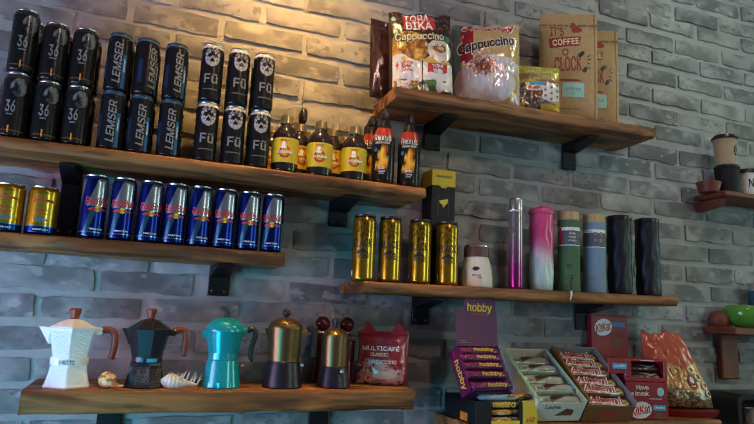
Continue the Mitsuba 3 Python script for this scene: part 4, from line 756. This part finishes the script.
def c_milk(u, v):
    c = base(u, (.36, .42, .34)); s = v - .46 - .34 * np.sin((u - .45) * 5.2); k_ = (u > .32) & (s > -.02) & (s < .45); c[k_] = (.075, .035, .03); k_ = (u > .25) & (s > -.12) & (s <= -.02); c[k_] = (.24, .12, .09); put(c, (u < .06) | (u > .94), (.44, .46, .40)); return c
bars('milk_bar', lambda i, n: f'white and brown wrapped milk chocolate bar, {nth(i, n)} in the cream box', 'bars in the cream box', M @ Tr(W / 2, 0, 0), W - .010, [.024, .063, .105, .148, .190], .038, .022, H - .0305, c_milk, [('lettering', text('Laviva', w=.040, h=.010, cx=-.038, cy=-.004, bold=False, slant=.2), 'brown_ink'), ('fine_print', text('milk chocolate', w=.040, h=.0035, cx=.025, cy=-.012, bold=False), 'red_ink')], [(.0, 0, .15), (.001, .006, .1), (-.002, 0, .2), (.002, .003, .1), (0, -.002, .1)])
part(t, 'front_print', front(prism(np.array([(-.010, -.014), (.044, -.014), (.044, .004), (.020, .010), (.004, -.004)]), .0004), W / 2, -.0002, .034), 'brown_ink', False, M); part(t, 'front_lettering', front(text('Laviva', w=.046, h=.012, cx=-.024, cy=.014), W / 2, -.0002, .034), 'grey_paper', False, M)
# brown box
O, W, L, H = (1.141, -.192, 1.247), .149, .234, .070; M = frame(O, -5.9, 35.3)
t = thing('bar_box', 'brown cardboard display box of hazelnut chocolate bars, between the cream and the red box', 'box')
part(t, 'base', box(0, W, 0, L, 0, k), 'brown_card', False, M); part(t, 'front_panel', box(0, W, 0, k, .0005, H * .8), 'brown_card', False, M); part(t, 'back_panel', box(0, W, L - k, L, .0005, H), 'grey_card', False, M)
part(t, 'left_panel', box(0, k, 0, L, .0005, H), 'brown_card', False, M); part(t, 'left_fold', box(0, .008, 0, L, H, H + .0015, .0005), 'brown_card', False, M); part(t, 'right_panel', box(W - k, W, 0, L, .0005, H), 'grey_card', False, M); 
part(t, 'tray', box(.004, W - .004, .004, L - .004, k, H - .036, .001), 'brown_card', False, M)
part(t, 'front_lettering', front(text('Albeni', w=.062, h=.018, slant=.15), W / 2, -.0002, H * .36), 'red_ink', False, M)
def c_alb(u, v):
    c = lerpc((.20, .075, .02), (.30, .13, .04), nuv(u, v, 9, 3)); s = v - .25 - .10 * np.sin(u * 6); put(c, (u > .12) & (u < .86) & (s > -.10) & (s < .02), (.68, .62, .55)); put(c, (u > .80) & (nuv(u, v * .4, 14, 4) > .5), (.62, .46, .22)); put(c, (u < .04) | (u > .96), (.16, .06, .02)); return c
bars('hazelnut_bar', lambda i, n: f'brown wrapped bar with red lettering, {nth(i, n)} in the brown box', 'bars in the brown box', M @ Tr(W / 2, 0, 0), W - .010, [.022, .060, .098, .135, .172, .208], .034, .022, H - .033, c_alb, [('outline', text('Albeni', w=.100, h=.0250, cx=-.010, cy=.002, slant=.2, depth=.0003), 'white_ink'), ('lettering', text('Albeni', w=.092, h=.0175, cx=-.010, cy=.002, slant=.2, depth=.0008), 'red_ink')], [(0, -.003, .1), (0, .005, .15), (.001, 0, .12), (-.001, .004, .15), (.002, .002, .1), (0, 0, .1)])
# purple box
O, W, L, H = (.778, -.190, 1.3095), .141, .125, .043; M = frame(O, 7.4, 58.7)
t = thing('bar_box', 'purple cardboard display box with a raised header, standing tilted on the black bar box', 'box')
part(t, 'base', box(0, W, 0, L, 0, k), 'purple_card', False, M); part(t, 'front_panel', box(0, W, 0, k, .0005, H * .7), 'purple_card', False, M); part(t, 'back_panel', box(0, W, L - k, L, .0005, H), 'purple_card', False, M)
part(t, 'left_panel', box(0, k, 0, L, .0005, H), 'purple_card', False, M); part(t, 'right_panel', box(W - k, W, 0, L, .0005, H), 'blue_edge', False, M, label='pale bluish inner side')
part(t, 'tray', box(.004, W - .004, .004, L - .004, k, H - .020, .001), 'purple_card', False, M)
part(t, 'side_lettering', left(text('hobby', w=.080, h=.024, slant=.1), -.0002, L * .42, H * .5, 0), 'yellow_ink', False, M); part(t, 'side_brand', left(text('Ülker', w=.020, h=.008), -.0002, L * .87, H * .55), 'red_ink', False, M)
Mh = M @ Tr(0, L - .002, H) @ Rx(math.radians(-58.7 - 6))
part(t, 'header', box(.0, W - .004, 0, .002, 0, .094), 'purple_card', False, Mh); part(t, 'header__tab', box(.030, W - .006, -.0005, .0015, .093, .128), 'purple_card', False, Mh)
part(t, 'header__lettering', front(text('hobby', w=.082, h=.028, slant=.1), .080, -.0008, .100), 'yellow_ink', False, Mh); part(t, 'header__brand', front(cat_([text('Ülker', w=.026, h=.008, cx=-.028, cy=.121), prism(rect(.060, .0015, -.002, .083), .0004), ]), .080, -.0008, 0), 'red_ink', False, Mh); part(t, 'header__fine_print', front(cat_([prism(rect(.022, .0014, .022, .014), .0004), prism(rect(.030, .0014, .026, .009), .0004)]), 0, -.0003, 0), 'silver_ink', False, Mh)
def c_hob(u, v):
    c = lerpc((.09, .008, .06), (.16, .016, .10), nuv(u, v, 6, 3)); put(c, (u < .04) | (u > .96), (.20, .03, .14)); return c
bars('hobby_bar', lambda i, n: f'purple wrapped bar with yellow lettering, {nth(i, n)} in the purple box', 'bars in the purple box', M @ Tr(W / 2, 0, 0), W - .010, [.016, .044, .070, .092, .112], .025, .019, H - .0165, c_hob, [('lettering', text('hobby', w=.062, h=.013, cx=.012, cy=.0, slant=.15), 'yellow_ink'), ('brand', text('Ülker', w=.024, h=.006, cx=-.042, cy=.002), 'red_ink')], [(.004, .003, .2), (-.003, .004, .1), (0, 0, .05), (0, .001, .05), (0, 0, 0)])
# black and yellow box
O, W, L, H = (.804, -.213, ZBR), .181, .172, .059; M = frame(O, -.8, 0)
t = thing('bar_box', 'black and yellow display box of caramel bars at the lower left of the chocolate shelf', 'box')
part(t, 'base', box(0, W, 0, L, 0, k), 'black_card', False, M); part(t, 'left_panel', box(0, k, 0, L, .0005, H), 'black_card', False, M); part(t, 'back_panel', box(0, W, L - k, L, .0005, H), 'black_card', False, M); part(t, 'right_panel', box(W - k, W, 0, L, .0005, H), 'yellow_card', False, M)
part(t, 'front_corner', box(0, .046, 0, k, .0005, H), 'black_card', False, M); part(t, 'front_panel', box(.136, W, 0, k, .0005, H), 'yellow_card', False, M, label='yellow right end of the front'); part(t, 'front_lip', box(.044, .138, 0, k, .0005, .010), 'yellow_card', False, M); part(t, 'front_divider', box(.128, .138, -.0005, k, .0005, H - .003), 'black_card', False, M)
part(t, 'price', front(text('x40', w=.026, h=.014, slant=.1), .160, -.0002, .012), 'red_ink', False, M); part(t, 'side_picture', left(prism(rect(.040, .020), .0004), -.0002, .06, .014), 'orange_ink', False, M)
part(t, 'top_cover', box(.003, W - .003, .030, L - .003, H - .0025, H, .0005), 'black_card', False, M)
def c_met(u, v):
    c = base(u, (.02, .016, .014)); g = nuv(u, v, 9, 2); s = np.hypot((u - .35) / .36, (v - .4) / .42) < 1; c[s] = lerpc((.40, .12, .01), (.70, .40, .05), (g[s] - .3) * 2.4); put(c, np.hypot((u - .78) / .12, (v - .5) / .3) < 1, (.10, .035, .02)); put(c, u > .93, (.40, .30, .02)); return c
jr = [(.004, .0405), (.004, .0215), (.004, .0030)]
m, c = bar_mesh(.092, .020, .016, c_met, 4); ply_ = mikit.ply(m, 'print_foil', smooth=True, color=c); lt_ = mikit.ply(top(text('metro', w=.066, h=.0150, cx=-.006, cy=0), 0, 0, .0168), 'yellow_ink'); lt2_ = mikit.ply(top(text('metro', w=.022, h=.0045, cx=-.014, cy=-.004), 0, 0, .0168), 'white_ink')
for i, (vy, wz) in enumerate(jr):
    tb = thing('caramel_bar', f'dark wrapped bar with orange print, {("top", "middle", "bottom")[i]} one behind the opening of the black box', 'chocolate bar', 'bars in the black box'); B_ = M @ Tr(.090, .0185, wz + .0095) @ Rx(math.pi / 2)
    part(tb, 'wrapper', ply_, None, M=B_); part(tb, 'lettering', lt_ if i == 0 else lt2_, None, M=B_)
def c_lt(u, v): return lerpc((.10, .30, .38), (.45, .55, .58), nuv(u, v, 7, 3))
m, c = bar_mesh(.110, .026, .014, c_lt, 9); tb = thing('loose_bar', 'pale blue wrapped bar lying on top of the black bar box', 'chocolate bar'); B_ = M @ Tr(.072, .016, H - .0005); part(tb, 'wrapper', m, 'print_foil', True, B_, color=c)
m, c = bar_mesh(.080, .022, .012, c_met, 6); tb = thing('loose_bar', 'orange and black wrapped bar lying at the right on top of the black bar box', 'chocolate bar'); B_ = M @ Tr(.134, .014, H + .0025); part(tb, 'wrapper', m, 'print_foil', True, B_, color=c); part(tb, 'lettering', top(text('metro', w=.040, h=.008), 0, 0, .0128), 'yellow_ink', False, B_)
# red boxes
def emblem_kit(t, P, u, w, a, b, M, fr=front):
    part(t, 'emblem', fr(prism(ell(a, b, 32, 0, 0, .2), .0005), u, -.0002, w), 'white_ink', False, M); part(t, 'emblem__lettering', fr(text('KitKat', w=a * 1.72, h=b * 1.05, rot=.2, slant=.15, depth=.0005), u, -.0008, w), 'red_ink', False, M)
O, W, L, H = (1.316, -.168, ZBR), .127, .085, .104; M = frame(O, -16, 0)
t = thing('bar_box', 'red box with a white slogan above a white oval logo, right of the brown box', 'box')
part(t, 'body', box(0, W, 0, L, .0005, H), 'red_card', False, M); part(t, 'fold_line', front(prism(rect(W, .0016, W / 2, 0), .0006), 0, -.0002, .051), 'dark_red_ink', False, M)
emblem_kit(t, None, .044, .026, .033, .023, M)
part(t, 'blue_tag', front(prism(rect(.038, .015), .0005), .099, -.0002, .034), 'cyan_ink', False, M); part(t, 'blue_tag__lettering', front(text('CHUNKY', w=.032, h=.006), .099, -.0008, .034), 'white_ink', False, M)
part(t, 'slogan', front(cat_([text('Have', w=.036, h=.013, cx=.004, cy=.010), text('a break.', w=.056, h=.013, cx=-.003, cy=-.007)]), .047, -.0002, .079), 'white_ink', False, M); part(t, 'seal', front(prism(ell(.0105, .012, 24), .0005), .104, -.0002, .078), 'teal_paper', False, M)
part(t, 'fine_print', front(prism(rect(.040, .0016, .088, .058), .0004), 0, -.0002, 0), 'white_ink', False, M); part(t, 'picture', front(prism(np.array([(-.014, -.008), (.010, -.010), (.016, .005), (-.008, .008)]), .0005), .096, -.0002, .013), 'brown_ink', False, M)
O, W, L, H = (1.268, -.1545, ZBR + .1045), .176, .085, .063; M = frame(O, -16, 0); wu0, wu1, wz0, wz1 = .070, .166, .012, .056
t = thing('bar_box', 'red box with a cut-out window, lying on top of the red box with the slogan', 'box')
ub = .050; part(t, 'base', box(ub, W, .004, L, 0, .003), 'red_card', False, M); part(t, 'front_panel', cat_([box(ub, W, 0, .004, 0, wz0), box(ub, wu0, 0, .004, wz0, H), box(0, ub, 0, .004, .020, H), box(wu1, W, 0, .004, wz0, H), box(wu0, wu1, 0, .004, wz1, H)]), 'red_card', False, M)
part(t, 'top_panel', box(ub, W, .004, L, H - .003, H), 'red_card', False, M); part(t, 'back_panel', box(ub, W, L - .003, L, .003, H - .003), 'red_card', False, M)
for a_ in (ub, W - .003): part(t, 'side_panel', box(a_, a_ + .003, .004, L - .003, .003, H - .003), 'red_card', False, M)
part(t, 'blue_tag', front(prism(rect(.042, .016), .0005), .034, -.0002, .042), 'cyan_ink', False, M); part(t, 'blue_tag__lettering', front(text('CHUNKY', w=.034, h=.0065), .034, -.0008, .042), 'white_ink', False, M)
part(t, 'fine_print', front(prism(rect(.040, .0016, .116, .0595), .0004), 0, -.0002, 0), 'white_ink', False, M)
def c_kit(u, v):
    c = base(u, (.10, .03, .025)); s = np.abs(v - .45 - .25 * np.sin(u * 7)); put(c, (s < .10), (.62, .60, .56)); put(c, (u > .5) & (v > .5) & (nuv(u, v, 8, 3) > .5), (.12, .05, .03)); put(c, (u < .4) & (v > .6), (.20, .42, .44)); return c
m, c = bar_mesh(.094, .034, .016, c_kit, 3); ply_ = mikit.ply(m, 'print_foil', smooth=True, color=c)
for i in range(2):
    tb = thing('red_bar', f'dark red and white wrapped bar, {("lower", "upper")[i]} one in the window of the red box', 'chocolate bar', 'bars in the red box'); part(tb, 'wrapper', ply_, None, M=M @ Tr(.118, .030 + .010 * i, .004 + i * .022) @ Rx(.30) @ Tr(0, 0, .004))
Mh = Tr(1.318, -.024, 1.415)
t2 = thing('bar_box', 'darker red box with white oval logo standing at the wall behind the brown box', 'box')
part(t2, 'box', box(0, .140, -.004, .021, ZBR - 1.415, .123), 'red_card', False, Mh); Mk = Mh @ Tr(0, -.0042, 0); emblem_kit(t2, None, .044, .086, .034, .026, Mk)
part(t2, 'blue_tag', front(prism(rect(.050, .016), .0005), .104, -.0002, .096), 'blue_ink', False, Mk); part(t2, 'blue_tag__lettering', front(text('CHUNKY', w=.040, h=.0065), .104, -.0008, .096), 'silver_ink', False, Mk); part(t2, 'picture', front(prism(np.array([(-.022, -.014), (.016, -.018), (.024, .010), (-.012, .016)]), .0005), .096, -.0002, .040), 'brown_ink', False, Mk)

# cookie bag
W, H = .218, .226
def c_cook(u, v):
    c = lerpc((.52, .20, .05), (.66, .36, .12), nuv(u, v, 5, 3)); k_ = v > .56 + .05 * np.sin(u * 8); c[k_] = lerpc((.40, .05, .02), (.58, .14, .07), nuv(u, v, 7, 4)[k_]); k_ = v < .25 + .05 * np.sin(u * 7); c[k_] = lerpc((.05, .025, .015), (.42, .26, .13), (nuv(u * 1.5, v * 2.5, 26, 5)[k_] - .36) * 3.4)
    k_ = (u < .20) & (v > .12) & (v < .5); c[k_] = lerpc((.24, .12, .05), (.62, .54, .40), (nuv(u, v, 18, 6)[k_] - .35) * 3); return c
b = Bag(W, H, .050, 61, .0, .36, .010, foot=1, n=(90, 90), topn=lambda u: .005 * np.sin(u * 9 + 2) + .004 * np.sin(u * 23), shear=-.042); t = thing('cookie_bag', 'orange cookie bag with a gathered red top at the right end of its shelf', 'bag')
M = Tr(1.592, -.098, ZBR + .0195) @ Rz(-.20) @ Rx(-.10)
ring = lambda a, b_, cx, cy, k_=.58: trimesh.creation.extrude_polygon(__import__('shapely').Polygon(ell(a, b_, 24, cx, cy), [ell(a * k_, b_ * k_, 20, cx, cy)]), .003, engine='earcut')
place_bag(t, b, c_cook, 'print_foil', M, [('cookie_print', cat_([ring(.016, .013, .066, .092), ring(.014, .012, .084, .066), ring(.016, .012, .044, .112), ring(.013, .011, .090, .042)]), 'cream_ink'), ('yellow_ring', ring(.018, .015, -.018, .108, .7), 'gold_ink'),
    ('logo', prism(ell(.016, .022, 22, .034, .076, .2), .0012), 'dark_red_ink'), ('logo_print', cat_([prism(ell(.008, .010, 18, .034, .082), .0016), prism(rect(.016, .004, .034, .064), .0016)]), 'white_ink')])
part(t, 'tray', trimesh.convex.convex_hull(np.vstack([np.c_[ell(.094, .050, 40), np.zeros(40)], np.c_[ell(.104, .058, 40), np.full(40, .016)], np.c_[ell(.104, .058, 40), np.full(40, .019)]])), mat('tray_red', (.20, .012, .012), .3), 30, Tr(1.586, -.125, ZBR) @ Rz(-.2))

# ------------------------------------------------------------------ far right: small red shelves
def rshelf(t, x0, x1, z, d=.13, th=.024): part(t, 'board', box(x0, x1, -d, -.002, z - th, z, .003), 'red_wood')
t = thing('red_shelf', 'upper small reddish wall shelf at the right edge, with paper cups', 'shelf'); rshelf(t, 1.795, 2.35, 1.972, th=.018)
part(t, 'bracket', trimesh.convex.convex_hull(np.array([(x, y, z) for x in (1.80, 1.825) for y, z in ((-.002, 1.948), (-.11, 1.948), (-.095, 1.925), (-.002, 1.915))])), 'red_wood')
t = thing('red_shelf', 'lower small reddish wall shelf with a long upright plank, holding the green bowl', 'shelf'); rshelf(t, 1.805, 2.35, 1.519)
part(t, 'plank', box(1.865, 1.945, -.022, -.001, 1.345, 1.496, .004), 'red_wood')
def cup(label, x, y, z, rb0, rt, h, body, lid, band=None):
    t = thing('paper_cup', label, 'cup'); M = Tr(x, y, z)
    part(t, 'body', lathe([(.0004, .002), (rb0 * .95, 0), (rb0, .001), (rt, h), (rt + .002, h + .002), (rt, h + .004), (.0004, h + .003)], 40), body, 40, M)
    part(t, 'lid', lathe([(rt + .002, h + .001), (rt + .0045, h + .003), (rt + .004, h + .008), (rt - .002, h + .010), (rt - .004, h + .017), (.0004, h + .017)], 40), lid, 40, M); return t, M
zs = 1.972
t = thing('red_dish', 'low reddish bowl on the upper red shelf, under the stacked cups', 'bowl'); part(t, 'bowl', lathe([(.0004, .001), (.030, 0), (.032, .003), (.040, .034), (.038, .036), (.030, .006), (.0004, .005)], 40), 'red_wood', 40, Tr(1.788 + .0, -.070, zs))
t = thing('black_canister', 'dark round canister under the tan paper cup', 'canister'); part(t, 'body', lathe([(.0004, .001), (.036, 0), (.038, .004), (.040, .090), (.037, .094), (.0004, .094)], 44), 'black_matte', 40, Tr(1.850, -.062, zs + .0405) if False else Tr(1.878, -.070, zs)); part(t, 'lid', lathe([(.040, .0935), (.041, .0945), (.041, .101), (.038, .104), (.0004, .104)], 44), 'black_plastic', 40, Tr(1.878, -.070, zs))
t, M = cup('tan paper coffee cup with a black lid and dark round emblem, on the black canister', 1.873, -.070, zs + .105, .031, .0375, .092, 'tan_cup_paper', 'black_plastic')
part(t, 'emblem', wrap(fine(prism(ell(.017, .019, 24, .018, .052), .0012)), lambda zz: np.interp(zz, [0, .092], [.031, .0375])), 'black_matte', False, M); part(t, 'emblem__ring', wrap(fine(ring(.013, .0145, .018, .052, .85).apply_transform(np.diag([1, 1, .5, 1]))), lambda zz: np.interp(zz, [0, .092], [.031, .0375])), 'green_edge', False, M)
t, M = cup('white printed paper cup with a black lid at the right edge of the photo', 1.975, -.070, zs, .032, .041, .084, 'jar_white', 'black_plastic')
part(t, 'print', wrap(cat_([text('NAN', w=.05, h=.030, cx=-.004, cy=.050, rot=.1, bold=False, depth=.0012), prism(ell(.010, .006, 14, .012, .018), .0012)]), lambda zz: np.interp(zz, [0, .084], [.032, .041])), 'black_ink', False, M)
t = thing('green_bowl', 'glossy green bowl on the lower red shelf', 'bowl'); M = Tr(1.925, -.070, 1.519)
part(t, 'bowl', lathe([(.0004, .001), (.028, 0), (.032, .003), (.054, .018), (.064, .040), (.063, .062), (.056, .074), (.052, .073), (.057, .058), (.052, .022), (.0004, .008)], 56), 'green_glaze', 40, M)
t = thing('red_lump', 'dull reddish round pot on the wall behind the green bowl', 'pot'); part(t, 'pot', lathe([(.0004, .001), (.024, 0), (.032, .014), (.033, .030), (.026, .046), (.012, .052), (.0004, .053)], 36), 'red_wood', 40, Tr(1.850, -.030, 1.519))
t = thing('blue_bottle', 'dark blue bottle with a silver cap behind the green bowl at the right edge', 'bottle'); M = Tr(2.032, -.036, 1.519)
part(t, 'body', lathe([(.0004, .001), (.026, 0), (.029, .004), (.029, .115), (.026, .128), (.0004, .128)], 40), mat('blue_glass', (.02, .09, .16), .2, clear=.6), 40, M); part(t, 'cap', lathe([(.026, .128), (.028, .130), (.028, .154), (.025, .158), (.0004, .158)], 40), 'aluminium', 40, M)

# black open bin at the lower right corner
t = thing('black_bin', 'black rounded open-fronted bin by the wall at the lower right corner', 'bin'); Mb = Tr(1.790, -.135, 1.05)
from shapely.geometry import box as sbox
o_ = sbox(.03, .03, .27, .23).buffer(.03, 12); i_ = sbox(.035, .035, .265, .225).buffer(.018, 12)
sh = trimesh.creation.extrude_polygon(o_.difference(i_), .12, engine='earcut'); bk = trimesh.creation.extrude_polygon(i_, .004, engine='earcut')
up_ = Tr(0, .12, 0) @ Rx(math.pi / 2)
part(t, 'shell', moved(sh, up_), 'black_plastic', 40, Mb); part(t, 'back', moved(bk, up_), 'black_matte', False, Mb)
part(t, 'inner_shelf', box(.03, .27, .01, .112, .150, .158), 'grey_card', False, Mb)
t = thing('wall_ledge', 'dark ledge carrying the black bin', 'shelf'); part(t, 'board', box(1.75, 2.3, -.17, -.001, 1.02, 1.05, .003), 'wood')
t = thing('white_mug', 'white mug standing in the black bin', 'mug'); Mm = Tr(1.925, -.085, 1.208); part(t, 'body', lathe([(.0004, .001), (.026, 0), (.030, .003), (.031, .050), (.029, .050), (.027, .006), (.0004, .005)], 36), 'jar_white', 40, Mm); part(t, 'handle', tube(spline([(.029, 0, .012), (.043, 0, .016), (.043, 0, .036), (.029, 0, .042)], 14), .004, 8), 'jar_white', True, Mm)

scene.pop('type', None)
